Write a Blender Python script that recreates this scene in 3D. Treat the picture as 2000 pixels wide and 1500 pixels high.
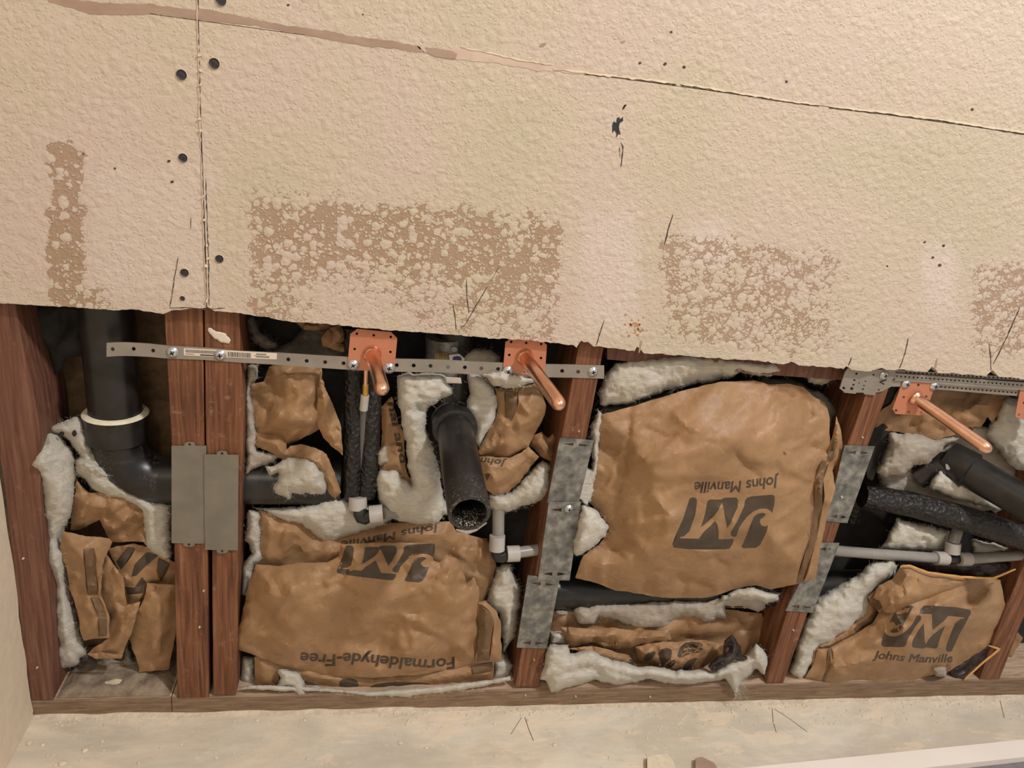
import bpy, bmesh, math, random
import numpy as np
from mathutils import Vector, Matrix, geometry
random.seed(7); RNG = np.random.default_rng(7)
for o in list(bpy.data.objects): bpy.data.objects.remove(o)
sc = bpy.context.scene
COL = sc.collection

# ------------------------------------------------------------------ camera, world, lights, exposure
F = 1463.0; CAMY = -0.85; CAMZ = 0.85                     # focal length in pixels of the 2000x1500 frame
_X = np.array([7104, 348, F]); _X = _X/np.linalg.norm(_X)
_D = np.array([-490, 3850, F]); _D = _D - _X*_D.dot(_X); _D /= np.linalg.norm(_D)
_Y = np.cross(_X, _D)
cam_d = bpy.data.cameras.new('camera'); cam = bpy.data.objects.new('camera', cam_d); COL.objects.link(cam)
right = Vector((_X[0], _Y[0], -_D[0])); down = Vector((_X[1], _Y[1], -_D[1])); fwd = Vector((_X[2], _Y[2], -_D[2]))
M = Matrix((right, -down, -fwd)).transposed().to_4x4(); M.translation = Vector((0, CAMY, CAMZ))
cam.matrix_world = M
cam_d.sensor_width = 36; cam_d.lens = F/2000*36; cam_d.clip_start = 0.01
sc.camera = cam

w = bpy.data.worlds.new('world'); sc.world = w; w.use_nodes = True
w.node_tree.nodes['Background'].inputs[0].default_value = (1.0, 0.96, 0.91, 1)
w.node_tree.nodes['Background'].inputs[1].default_value = 0.46

def area(name, loc, target, size, power, color):
    l = bpy.data.lights.new(name, 'AREA'); l.shape = 'DISK'; l.size = size; l.energy = power; l.color = color
    o = bpy.data.objects.new(name, l); COL.objects.link(o); o.location = loc
    o.rotation_euler = (Vector(target)-Vector(loc)).to_track_quat('-Z', 'Y').to_euler()
    return o
area('ceiling_lamp', (1.15, -1.15, 2.30), (0.4, 0, 0.4), 0.18, 37, (1.0, 0.97, 0.96))
area('vanity_lamp', (-0.45, -1.55, 1.9), (0.0, 0, 0.4), 0.6, 12, (1.0, 0.90, 0.74))
sc.view_settings.view_transform = 'Standard'; sc.view_settings.look = 'None'
sc.view_settings.gamma = 1; sc.view_settings.use_curve_mapping = False
sc.view_settings.exposure = 0.0

# ------------------------------------------------------------------ measuring helpers (real plane depth Y -> world point)
def P(px, py, Y=0.0):
    px = np.asarray(px, float); py = np.asarray(py, float)
    r = np.stack([px-1000, py-750, np.full_like(px, F)], -1)
    a = r@_X; b = -(r@_D); c = r@_Y
    t = (np.asarray(Y)-CAMY)/c
    return np.stack([a*t, CAMY+c*t, CAMZ+b*t], -1)
def pt(px, py, Y=0.0): return Vector(P(px, py, Y).tolist())
def proj(x, y, z):
    v = x*_X + (y-CAMY)*_Y - (z-CAMZ)*_D
    return (1000+F*v[0]/v[2], 750+F*v[1]/v[2])
def C(ox, oy, s, pts): return [(ox+x*s, oy+y*s) for x, y in pts]
C1 = lambda p: C(0, 560, .26667, p)
C2 = lambda p: C(0, 940, .26667, p)
C3 = lambda p: C(440, 580, .21333, p)
C4 = lambda p: C(440, 860, .21333, p)
C5 = lambda p: C(440, 1100, .32, p)
C6 = lambda p: C(780, 620, .21333, p)
C7 = lambda p: C(780, 860, .21333, p)
CZ = lambda p: C(640, 1010, .18, p)
CL = lambda p: C(60, 820, .2, p)
CB = lambda p: C(1100, 660, .34662, p)
CD = lambda p: C(1040, 1120, .28, p)
CR = lambda p: C(1560, 680, .24, p)
CS = lambda p: C(1560, 940, .26667, p)

# ------------------------------------------------------------------ numpy noise
_perm = RNG.random((256, 256))
def vnoise(x, y, seed=0):
    x = x+seed*17.3; y = y+seed*9.7
    xi = np.floor(x).astype(int); yi = np.floor(y).astype(int); fx = x-xi; fy = y-yi
    fx = fx*fx*(3-2*fx); fy = fy*fy*(3-2*fy)
    g = lambda i, j: _perm[(xi+i) & 255, (yi+j) & 255]
    return (g(0,0)*(1-fx)+g(1,0)*fx)*(1-fy)+(g(0,1)*(1-fx)+g(1,1)*fx)*fy-0.5
def fbm(x, y, seed=0, octs=4):
    s = 0; a = 1
    for k in range(octs): s = s+a*vnoise(x, y, seed+k*3); x = x*2.03; y = y*2.03; a *= .5
    return s
def facet(x, y, seed=0):
    """piecewise linear interpolation over a warped triangle lattice: creased paper facets"""
    wx = x+1.1*vnoise(x*.6, y*.6, seed+5); wy = y+1.1*vnoise(x*.6, y*.6, seed+8)
    wx = wx+.3*wy
    xi = np.floor(wx).astype(int); yi = np.floor(wy).astype(int); fx = wx-xi; fy = wy-yi
    s = seed*31
    g = lambda i, j: _perm[(xi+i+s) & 255, (yi+j+s*7) & 255]-.5
    up = fx+fy < 1
    a = g(0,0)*(1-fx-fy)+g(1,0)*fx+g(0,1)*fy
    b = g(1,1)*(fx+fy-1)+g(0,1)*(1-fx)+g(1,0)*(1-fy)
    return np.where(up, a, b)
def inside(X, Y, loops):
    c = np.zeros(X.shape, bool)
    for L in loops:
        n = len(L)
        for i in range(n):
            x1, y1 = L[i]; x2, y2 = L[(i+1) % n]
            if y1 == y2: continue
            m = (y1 > Y) != (y2 > Y)
            c ^= m & (X < (x2-x1)*(Y-y1)/(y2-y1)+x1)
    return c
def dist_poly(X, Y, L, closed=True):
    d = np.full(X.shape, 1e9); n = len(L)
    for i in range(n if closed else n-1):
        x1, y1 = L[i]; x2, y2 = L[(i+1) % n]
        dx, dy = x2-x1, y2-y1; q = dx*dx+dy*dy+1e-9
        t = np.clip(((X-x1)*dx+(Y-y1)*dy)/q, 0, 1)
        d = np.minimum(d, np.hypot(X-x1-t*dx, Y-y1-t*dy))
    return d
def sdist_line(X, Y, L):
    d = np.full(X.shape, 1e9); s = np.zeros(X.shape); tt = np.zeros(X.shape); n = len(L)-1
    for i in range(n):
        x1, y1 = L[i]; x2, y2 = L[i+1]
        dx, dy = x2-x1, y2-y1; q = dx*dx+dy*dy+1e-9
        t = np.clip(((X-x1)*dx+(Y-y1)*dy)/q, 0, 1)
        e = np.hypot(X-x1-t*dx, Y-y1-t*dy); m = e < d
        d = np.where(m, e, d); s = np.where(m, np.sign(dx*(Y-y1)-dy*(X-x1)), s)
        tt = np.where(m, (i+t)/n, tt)
    return d, s, tt
def densify(L, step, closed=True):
    out = []; n = len(L)
    for i in range(n if closed else n-1):
        x1, y1 = L[i]; x2, y2 = L[(i+1) % n]
        k = max(1, int(math.hypot(x2-x1, y2-y1)/step))
        for j in range(k): out.append((x1+(x2-x1)*j/k, y1+(y2-y1)*j/k))
    if not closed: out.append(L[-1])
    return out
def smooth(L, it=1):
    for _ in range(it):
        out = []
        for i in range(len(L)):
            a, b = L[i], L[(i+1) % len(L)]
            out += [(a[0]*.75+b[0]*.25, a[1]*.75+b[1]*.25), (a[0]*.25+b[0]*.75, a[1]*.25+b[1]*.75)]
        L = out
    return L
def jag(L, amp, sc_=9.0, seed=1):
    a = np.array(L); n = len(a); t = np.roll(a, -1, 0)-np.roll(a, 1, 0)
    nn = np.stack([-t[:, 1], t[:, 0]], 1)/(np.hypot(t[:, 0], t[:, 1])[:, None]+1e-6)
    d = fbm(a[:, 0]/sc_, a[:, 1]/sc_, seed, 3)*2*amp
    a = a+nn*d[:, None]
    return [tuple(v) for v in a.tolist()]

# ------------------------------------------------------------------ scene helpers
def link_mesh(name, verts, faces, mat, parent=None, smooth_=True):
    me = bpy.data.meshes.new(name); me.from_pydata([tuple(v) for v in verts], [], faces); me.update()
    if smooth_: me.polygons.foreach_set('use_smooth', [True]*len(me.polygons))
    for m in (mat if isinstance(mat, (list, tuple)) else [mat]): me.materials.append(m)
    o = bpy.data.objects.new(name, me); COL.objects.link(o)
    if parent: o.parent = parent; o.matrix_parent_inverse = Matrix.Identity(4); o.location = -parent_loc(parent)
    return o
def parent_loc(p):
    v = Vector((0, 0, 0))
    while p: v = v+p.location; p = p.parent
    return v
def thing(name, label, cat, loc=(0, 0, 0), group=None):
    o = bpy.data.objects.new(name, None); COL.objects.link(o); o.location = loc; o.empty_display_size = .02
    o['label'] = label; o['category'] = cat
    if group: o['group'] = group
    return o
def tag(o, label, cat, group=None):
    o['label'] = label; o['category'] = cat
    if group: o['group'] = group
    return o
def structure(o): o['kind'] = 'structure'; return o

def cdt(loops, extra, eps=1e-4):
    co = []; ed = []
    for L in loops:
        b = len(co); n = len(L)
        co += [Vector((x, -y)) for x, y in L]; ed += [(b+i, b+(i+1) % n) for i in range(n)]
    co += [Vector((x, -y)) for x, y in extra]
    r = geometry.delaunay_2d_cdt(co, ed, [], 0, eps)
    V = np.array([(v.x, -v.y) for v in r[0]])
    T = [tuple(f) for f in r[2]]
    return V, T
def grid_pts(loops, step, jit=.3, margin=.55):
    A = np.array([p for L in loops for p in L]); x0, y0 = A.min(0); x1, y1 = A.max(0)
    xs = np.arange(x0, x1, step); ys = np.arange(y0, y1, step*.87)
    X, Y = np.meshgrid(xs, ys); X = X+(np.arange(len(ys)) % 2)[:, None]*step*.5
    X = X+(RNG.random(X.shape)-.5)*step*jit; Y = Y+(RNG.random(Y.shape)-.5)*step*jit
    X = X.ravel(); Y = Y.ravel()
    m = inside(X, Y, loops[:1])
    X = X[m]; Y = Y[m]
    d = dist_poly(X, Y, loops[0]); m = d > step*margin
    X = X[m]; Y = Y[m]
    for L in loops[1:]:
        A = np.array(L); lo = A.min(0)-step; hi = A.max(0)+step
        near = (X > lo[0]) & (X < hi[0]) & (Y > lo[1]) & (Y < hi[1])
        dd = np.full(X.shape, 1e9)
        if near.any(): dd[near] = dist_poly(X[near], Y[near], L)
        m = dd > step*.3; X = X[m]; Y = Y[m]
    return list(zip(X.tolist(), Y.tolist()))
def boundary_edges(T):
    cnt = {}
    for f in T:
        for i in range(len(f)):
            e = (f[i], f[(i+1) % len(f)]); k = (min(e), max(e)); cnt.setdefault(k, []).append(e)
    return [v[0] for v in cnt.values() if len(v) == 1]
def orient(V, T):
    out = []
    for f in T:
        a, b, c = V[f[0]], V[f[1]], V[f[2]]
        out.append(f if ((b[0]-a[0])*(c[1]-a[1])-(b[1]-a[1])*(c[0]-a[0])) < 0 else f[::-1])   # counter-clockwise seen from the room
    return out

def plate(name, outline, mat, parent=None, Y=0.0, thick=.0015, holes=(), step=None, attr=None, bev=0, smooth_=False):
    """flat body cut to an outline (given where it crosses the plane Y), extruded into the wall"""
    loops = [list(outline)]+[list(h) for h in holes]
    extra = grid_pts(loops, step) if step else []
    V, T = cdt(loops, extra)
    cx = np.array([(V[f[0]]+V[f[1]]+V[f[2]])/3 for f in T])
    m = inside(cx[:, 0], cx[:, 1], loops); T = orient(V, [t for t, k in zip(T, m) if k])
    Yv = Y(V[:, 0], V[:, 1]) if callable(Y) else np.full(len(V), Y)
    W = P(V[:, 0], V[:, 1], Yv); n = len(W)
    B = W.copy(); B[:, 1] += thick
    faces = list(T)+[tuple(n+i for i in f[::-1]) for f in T]+[(b, a, n+a, n+b) for a, b in boundary_edges(T)]
    o = link_mesh(name, np.vstack([W, B]).tolist(), faces, mat, parent, smooth_)
    if attr:
        for an, fn in attr.items():
            at = o.data.attributes.new(an, 'FLOAT', 'POINT'); v = fn(V[:, 0], V[:, 1]); at.data.foreach_set('value', np.concatenate([v, v]).astype(np.float32))
    if bev:
        b = o.modifiers.new('bevel', 'BEVEL'); b.width = bev; b.segments = 2; b.limit_method = 'ANGLE'; b.angle_limit = 1.0
    return o

def ring(px, py, r, n=12, ry=None, ang=0):
    ry = ry or r; ca, sa = math.cos(ang), math.sin(ang)
    return [(px+r*math.cos(2*math.pi*i/n)*ca-ry*math.sin(2*math.pi*i/n)*sa, py+r*math.cos(2*math.pi*i/n)*sa+ry*math.sin(2*math.pi*i/n)*ca) for i in range(n)]

def sheet(name, outline, parent, mat, Y0=.03, ctl=(), bulge=0.0, rimw=40, rim=0.0, crum=(.004, 45, 1), fine=.0006, creases=(), thick=.0006,
          step=6, jg=1.2, sm=0, ink=(), strips=(), solid=False, lump=0, lsc=30, seed=1, clampY=.086, crisp=False):
    """soft body: outline on the picture of the wall, depth from bulge, folds and crumple.  Y is metres into the wall."""
    L = smooth(outline, sm) if sm else list(outline)
    L = densify(L, step*.8)
    if jg: L = jag(jag(L, jg, 15, seed), jg*.35, 5, seed+1)
    loops = [L]
    inkl = [l for l in ink]; stl = [l for l in strips]
    extra = grid_pts(loops+inkl+stl, step)
    V, T = cdt(loops+inkl+stl, extra, 1e-3)
    cx = np.array([(V[f[0]]+V[f[1]]+V[f[2]])/3 for f in T])
    m = inside(cx[:, 0], cx[:, 1], [L]); T = orient(V, [t for t, k in zip(T, m) if k]); cx = cx[m]
    used = sorted({i for f in T for i in f}); mp = {k: i for i, k in enumerate(used)}
    V = V[used]; T = [tuple(mp[i] for i in f) for f in T]
    x, y = V[:, 0], V[:, 1]
    Yv = np.full(len(V), float(Y0))
    d = dist_poly(x, y, L)
    if ctl:
        num = 0; den = 1e-6
        for (a, b, h, *r) in ctl:
            rr = r[0] if r else 70; wgt = np.exp(-((x-a)**2+(y-b)**2)/(rr*rr)); Yv = Yv+h*wgt
    t = np.clip(d/rimw, 0, 1); dome = np.sqrt(np.clip(1-(1-t)**2, 0, 1))
    if crisp: dome = np.clip(t*1.05, 0, 1)**.9*(1-.12*(1-t))
    Yv = Yv-bulge*dome+rim*(1-dome)
    a, s_, sd = crum
    fade = np.clip(d/12, .7 if crisp else .35, 1)
    if a: Yv = Yv+fade*a*(facet(x/s_, y/s_, sd)*1.5+.45*facet(x/s_*2.3, y/s_*2.3, sd+4))
    if lump: Yv = Yv+.0035*(fbm(x/9, y/7, seed+21, 3)*np.clip(d/8, .3, 1))+lump*(1.0*fbm(x/lsc/2.2, y/lsc/1.7, seed+11, 5)+.2*np.abs(vnoise(x/lsc*1.7, y/lsc*1.7, seed+2)))
    if fine: Yv = Yv+fine*facet(x/13, y/13, seed+3)
    if crisp: Yv = Yv+a*.42*facet(x/19+3, y/19, sd+9)*(1+2*vnoise(x/60, y/60, sd+2))
    for cr in creases:
        line, h, wd = cr[:3]; kind = cr[3] if len(cr) > 3 else 'v'
        dd, ss, tt = sdist_line(x, y, line); end = np.clip(np.minimum(tt, 1-tt)*6, 0, 1)
        if crisp: wd = max(wd, 6.5); h = math.copysign(min(abs(h), wd*.00075), h)
        if kind == 'v': Yv = Yv+h*np.exp(-(np.sqrt(dd*dd+6)-2.4)/wd)*end
        else: Yv = Yv+.6*h*ss*np.exp(-dd/wd)*end*np.clip(dd/12, 0, 1)
    if crisp:
        rr_ = random.Random(seed*7+sd); A0_ = np.array(L); lo_, hi_ = A0_.min(0), A0_.max(0); ext = float(min(hi_-lo_))
        for _ in range(int(min(34, 5+(hi_[0]-lo_[0])*(hi_[1]-lo_[1])/4200))):
            cx_, cy_ = rr_.uniform(lo_[0], hi_[0]), rr_.uniform(lo_[1], hi_[1]); an_ = rr_.uniform(0, math.pi); ln_ = rr_.uniform(.14, .42)*min(ext, 260); ln2 = []
            for q_ in range(4): ln2.append((cx_, cy_)); cx_ += math.cos(an_)*ln_/3; cy_ += math.sin(an_)*ln_/3; an_ += rr_.uniform(-.6, .6)
            dd, ss, tt = sdist_line(x, y, ln2); end = np.clip(np.minimum(tt, 1-tt)*5, 0, 1); wd_ = rr_.uniform(5.5, 11); hh_ = rr_.choice((-1, 1))*min(rr_.uniform(.25, .75)*a, wd_*.00055)
            Yv = Yv+np.where(dd < 40, hh_*np.exp(-(np.sqrt(dd*dd+4)-2)/wd_)*end*(1+.5*ss*np.clip(dd/8, 0, 1)), 0)
    Yv = np.minimum(Yv, clampY)
    W = P(x, y, Yv); n = len(W)
    if solid: B = P(x, y, np.full(n, max(float(np.max(Yv)), Y0)+.004)); B[:, 1] = np.minimum(B[:, 1], .0885)
    else: B = W.copy(); B[:, 1] += thick
    be = boundary_edges(T)
    faces = list(T)+[tuple(n+i for i in f[::-1]) for f in T]+[(b, a_, n+a_, n+b) for a_, b in be]
    mats = mat if isinstance(mat, list) else [mat]
    o = link_mesh(name, np.vstack([W, B]).tolist(), faces, mats, parent)
    if crisp:
        es = o.modifiers.new('split', 'EDGE_SPLIT'); es.split_angle = math.radians(34)
    if len(mats) > 1 and (ink or strips):
        mi = np.zeros(len(faces), int)
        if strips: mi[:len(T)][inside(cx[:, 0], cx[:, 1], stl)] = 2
        if ink: mi[:len(T)][inside(cx[:, 0], cx[:, 1], inkl)] = 1
        o.data.polygons.foreach_set('material_index', mi.tolist())
    return o

def tube(name, pts, radii, mat, parent=None, seg=24, cap0=True, cap1=True, wall=0, smooth_=True):
    pts = [Vector(p) for p in pts]; n = len(pts)
    if not isinstance(radii, (list, tuple)): radii = [radii]*n
    vs = []; fs = []; up = None
    def frame(i):
        nonlocal up
        t = (pts[min(i+1, n-1)]-pts[max(i-1, 0)])
        if t.length < 1e-9: t = pts[-1]-pts[0]
        t.normalize()
        if up is None: up = t.orthogonal().normalized()
        up = (up-t*up.dot(t)).normalized(); return t, up, t.cross(up)
    for i in range(n):
        t, a, b = frame(i)
        for k in range(seg):
            an = 2*math.pi*k/seg; vs.append(pts[i]+(a*math.cos(an)+b*math.sin(an))*radii[i])
    for i in range(n-1):
        for k in range(seg): fs.append((i*seg+k, i*seg+(k+1) % seg, (i+1)*seg+(k+1) % seg, (i+1)*seg+k))
    if wall:      # open far end with an inner bore
        base = len(vs); t, a, b = frame(n-1)
        for dpt, rr in ((0, radii[-1]-wall), (.05, radii[-1]-wall*1.05), (.12, radii[-1]-wall*1.1)):
            for k in range(seg):
                an = 2*math.pi*k/seg; vs.append(pts[-1]-t*dpt+(a*math.cos(an)+b*math.sin(an))*rr)
        o0 = (n-1)*seg
        for (p, q) in ((o0, base), (base, base+seg), (base+seg, base+2*seg)):
            for k in range(seg): fs.append((p+k, p+(k+1) % seg, q+(k+1) % seg, q+k))
        fs.append(tuple(base+2*seg+k for k in range(seg)))
    elif cap1: fs.append(tuple((n-1)*seg+k for k in range(seg)))
    if cap0: fs.append(tuple(range(seg))[::-1])
    o = link_mesh(name, vs, fs, mat, parent, smooth_)
    e = o.modifiers.new('split', 'EDGE_SPLIT'); e.split_angle = math.radians(50)
    return o
def arc(c, a, b, r, n=8):
    """points of a quarter bend leaving direction -a and ending in direction b, corner at c"""
    a = Vector(a).normalized(); b = Vector(b).normalized(); o = Vector(c)-a*0+(-a+b)*r
    return [Vector(c)+(-a)*r+(b*r)*(1-math.cos(t))+a*r*math.sin(t) for t in [math.pi/2*i/n for i in range(n+1)]]

# ------------------------------------------------------------------ materials
def srgb(r, g, b):
    f = lambda c: (c/255/12.92) if c/255 <= .04045 else ((c/255+.055)/1.055)**2.4
    return (f(r), f(g), f(b), 1)
def new_mat(name):
    m = bpy.data.materials.new(name); m.use_nodes = True; nt = m.node_tree; b = nt.nodes['Principled BSDF']
    return m, nt, b
def N(nt, t, **k):
    n = nt.nodes.new(t)
    for a, v in k.items():
        if a in n.inputs: n.inputs[a].default_value = v
        else: setattr(n, a, v)
    return n
def coords(nt, scale=(1, 1, 1), rot=(0, 0, 0)):
    c = N(nt, 'ShaderNodeTexCoord'); m = N(nt, 'ShaderNodeMapping'); m.inputs['Scale'].default_value = scale; m.inputs['Rotation'].default_value = rot
    nt.links.new(c.outputs['Object'], m.inputs[0]); return m.outputs[0]
def ramp(nt, src, stops):
    r = N(nt, 'ShaderNodeValToRGB'); e = r.color_ramp.elements
    while len(e) < len(stops): e.new(.5)
    for k, (p, c) in zip(e, stops): k.position = p; k.color = c if len(c) == 4 else (*c, 1)
    nt.links.new(src, r.inputs[0]); return r.outputs[0]
def noise(nt, vec, scale, detail=4, rough=.55, dist=0):
    n = N(nt, 'ShaderNodeTexNoise', Scale=scale, Detail=detail, Roughness=rough, Distortion=dist); nt.links.new(vec, n.inputs['Vector']); return n.outputs['Fac']
def mixc(nt, fac, a, b, mode='MIX'):
    m = N(nt, 'ShaderNodeMix', data_type='RGBA', blend_type=mode)
    for i, v in ((0, fac), (6, a), (7, b)):
        if isinstance(v, (int, float, tuple)): m.inputs[i].default_value = v
        else: nt.links.new(v, m.inputs[i])
    return m.outputs[2]
def math_(nt, op, a, b=None, c=None):
    m = N(nt, 'ShaderNodeMath', operation=op)
    for i, v in enumerate((a, b, c)):
        if v is None: continue
        if isinstance(v, (int, float)): m.inputs[i].default_value = v
        else: nt.links.new(v, m.inputs[i])
    return m.outputs[0]
def bump(nt, b, h, strength, dist, prev=None):
    n = N(nt, 'ShaderNodeBump'); n.inputs['Strength'].default_value = strength; n.inputs['Distance'].default_value = dist
    nt.links.new(h, n.inputs['Height'])
    if prev: nt.links.new(prev, n.inputs['Normal'])
    nt.links.new(n.outputs[0], b.inputs['Normal']); return n.outputs[0]
def simple(name, c1, c2, scale, rough=.6, metal=0, bs=.2, bd=.001, stretch=(1, 1, 1), detail=5, rot=(0, 0, 0), lo=.35, hi=.65, spec=.4):
    m, nt, b = new_mat(name); v = coords(nt, stretch, rot)
    f = noise(nt, v, scale, detail); nt.links.new(ramp(nt, f, [(lo, c1), (hi, c2)]), b.inputs['Base Color'])
    b.inputs['Roughness'].default_value = rough; b.inputs['Metallic'].default_value = metal; b.inputs['Specular IOR Level'].default_value = spec
    if bs: bump(nt, b, noise(nt, v, scale*2.5, 4), bs, bd)
    return m

# textured painted drywall
def drywall_mat():
    m, nt, b = new_mat('textured_drywall'); v = coords(nt, (1, 1, 1.12))
    at = N(nt, 'ShaderNodeAttribute', attribute_name='bare'); bare = at.outputs['Fac']
    pk = N(nt, 'ShaderNodeAttribute', attribute_name='patch').outputs['Fac']
    n1 = noise(nt, v, 120, 3, .55, .6); n2 = noise(nt, v, 330, 2, .5)
    h = math_(nt, 'ADD', math_(nt, 'MULTIPLY', n1, .74), math_(nt, 'MULTIPLY', n2, .26))
    nz = N(nt, 'ShaderNodeTexNoise', Scale=95, Detail=3); nt.links.new(v, nz.inputs['Vector'])
    sc2 = N(nt, 'ShaderNodeVectorMath', operation='SCALE'); sc2.inputs['Scale'].default_value = .009; nt.links.new(nz.outputs['Color'], sc2.inputs[0])
    wv = N(nt, 'ShaderNodeVectorMath', operation='ADD'); nt.links.new(v, wv.inputs[0]); nt.links.new(sc2.outputs[0], wv.inputs[1])
    def blobs(scale, r0, rn, dens):
        vo = N(nt, 'ShaderNodeTexVoronoi', Scale=scale); nt.links.new(wv.outputs[0], vo.inputs['Vector'])
        sp = N(nt, 'ShaderNodeSeparateColor'); nt.links.new(vo.outputs['Color'], sp.inputs[0])
        rad = math_(nt, 'MULTIPLY_ADD', math_(nt, 'POWER', sp.outputs[0], dens), rn, r0)
        return math_(nt, 'SUBTRACT', rad, vo.outputs['Distance'])
    big = blobs(105, .12, .62, 1.3); sml = math_(nt, 'MULTIPLY', blobs(300, -.06, .70, 1.4), .6)
    blob = math_(nt, 'SMOOTH_MAX', big, sml, .03)
    blob = math_(nt, 'ADD', blob, math_(nt, 'MULTIPLY', math_(nt, 'SUBTRACT', noise(nt, v, 30, 2), .5), .30))
    full = math_(nt, 'MULTIPLY_ADD', bare, -1.22, 1.10)
    cov = math_(nt, 'DIVIDE', math_(nt, 'ADD', blob, full), .07)
    cl = N(nt, 'ShaderNodeClamp'); nt.links.new(cov, cl.inputs[0]); cov = cl.outputs[0]
    lo = noise(nt, v, 5, 3); tint = ramp(nt, lo, [(.3, srgb(192, 180, 156)), (.5, srgb(199, 183, 163)), (.7, srgb(201, 182, 170))])
    tint = mixc(nt, pk, tint, srgb(208, 192, 182))
    paper = ramp(nt, noise(nt, v, 9, 3), [(.35, srgb(164, 138, 112)), (.65, srgb(170, 144, 124))])
    nt.links.new(mixc(nt, cov, paper, tint), b.inputs['Base Color'])
    b.inputs['Roughness'].default_value = .62; b.inputs['Specular IOR Level'].default_value = .3
    # relief: flattened spatter over the paint
    bb = N(nt, 'ShaderNodeClamp'); nt.links.new(math_(nt, 'MULTIPLY', math_(nt, 'ADD', blob, .15), 1.6), bb.inputs[0])
    hh = math_(nt, 'ADD', math_(nt, 'ADD', math_(nt, 'MULTIPLY', cov, .30), math_(nt, 'MULTIPLY', bb.outputs[0], .62)), math_(nt, 'MULTIPLY', h, .95))
    nb = N(nt, 'ShaderNodeBump'); nb.inputs['Strength'].default_value = .6; nb.inputs['Distance'].default_value = .0026
    nt.links.new(hh, nb.inputs['Height']); nt.links.new(nb.outputs[0], b.inputs['Normal'])
    return m
M_DRY = drywall_mat()
M_DRYL = simple('painted_plaster', srgb(218, 202, 178), srgb(226, 210, 186), 60, .7, 0, .35, .0015)
M_GYP = simple('gypsum_core', srgb(205, 196, 180), srgb(170, 150, 125), 200, .9, 0, .5, .001)
M_TORN = simple('torn_brown_paper', srgb(158, 132, 114), srgb(168, 144, 126), 40, .85, 0, .25, .0006, (1, 1, 3))
M_PALE = simple('pale_torn_paper', srgb(196, 172, 154), srgb(206, 184, 166), 60, .85, 0, .25, .0006)
M_CREAM = simple('cream_paint_flake', srgb(214, 198, 172), srgb(226, 212, 188), 120, .7, 0, .4, .001)
M_LINE = simple('dark_pencil', srgb(60, 48, 42), srgb(96, 78, 68), 300, .9, 0, 0)
M_VOID = simple('dark_gap', srgb(34, 28, 26), srgb(52, 46, 44), 300, .9, 0, 0)
M_DSCREW = simple('black_screw', srgb(58, 56, 60), srgb(76, 74, 78), 300, .45, .6, .3, .0004)

def wood_mat(name, ca, cb, cc, dirs=(7, 7, .32), wear=.6):
    m, nt, b = new_mat(name); v = coords(nt, dirs)
    g = noise(nt, v, 30, 6, .62, .35); fine = noise(nt, v, 120, 3, .6)
    base = ramp(nt, g, [(.28, ca), (.48, cb), (.70, cc)])
    v2 = coords(nt, (1, 1, 1)); spl = noise(nt, v2, 70, 5, .7)
    dust = ramp(nt, spl, [(.56, (0, 0, 0)), (.70, (1, 1, 1))])
    big = ramp(nt, noise(nt, v2, 9, 3), [(.4, (0, 0, 0)), (.65, (1, 1, 1))])
    k = math_(nt, 'MULTIPLY', math_(nt, 'MULTIPLY', dust, big), wear)
    nt.links.new(mixc(nt, k, base, srgb(176, 138, 112)), b.inputs['Base Color'])
    b.inputs['Roughness'].default_value = .55; b.inputs['Specular IOR Level'].default_value = .35
    bump(nt, b, math_(nt, 'ADD', g, math_(nt, 'MULTIPLY', fine, .4)), .45, .0012)
    return m
M_RED = wood_mat('red_framing_wood', srgb(66, 40, 27), srgb(110, 69, 46), srgb(144, 98, 68))
M_CORNER = wood_mat('dark_corner_wood', srgb(82, 50, 40), srgb(110, 72, 57), srgb(132, 94, 76), wear=.3)
M_GREYWOOD = wood_mat('grey_brown_wood', srgb(84, 62, 46), srgb(122, 92, 68), srgb(146, 114, 86), wear=.5)
M_SOLE = wood_mat('sole_plate_wood', srgb(98, 80, 64), srgb(128, 104, 82), srgb(152, 127, 103), (.7, 6, 8), wear=.7)
M_SOLETOP = wood_mat('dusty_plate_top', srgb(142, 120, 98), srgb(176, 150, 126), srgb(200, 178, 152), (.7, 6, 8), wear=.9)
M_BOARD = wood_mat('outer_board', srgb(74, 56, 38), srgb(100, 76, 50), srgb(120, 94, 62), (2, 2, 2), wear=.1)
M_FELT = simple('black_felt', srgb(30, 28, 27), srgb(48, 45, 42), 40, .8, 0, .5, .002)

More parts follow.
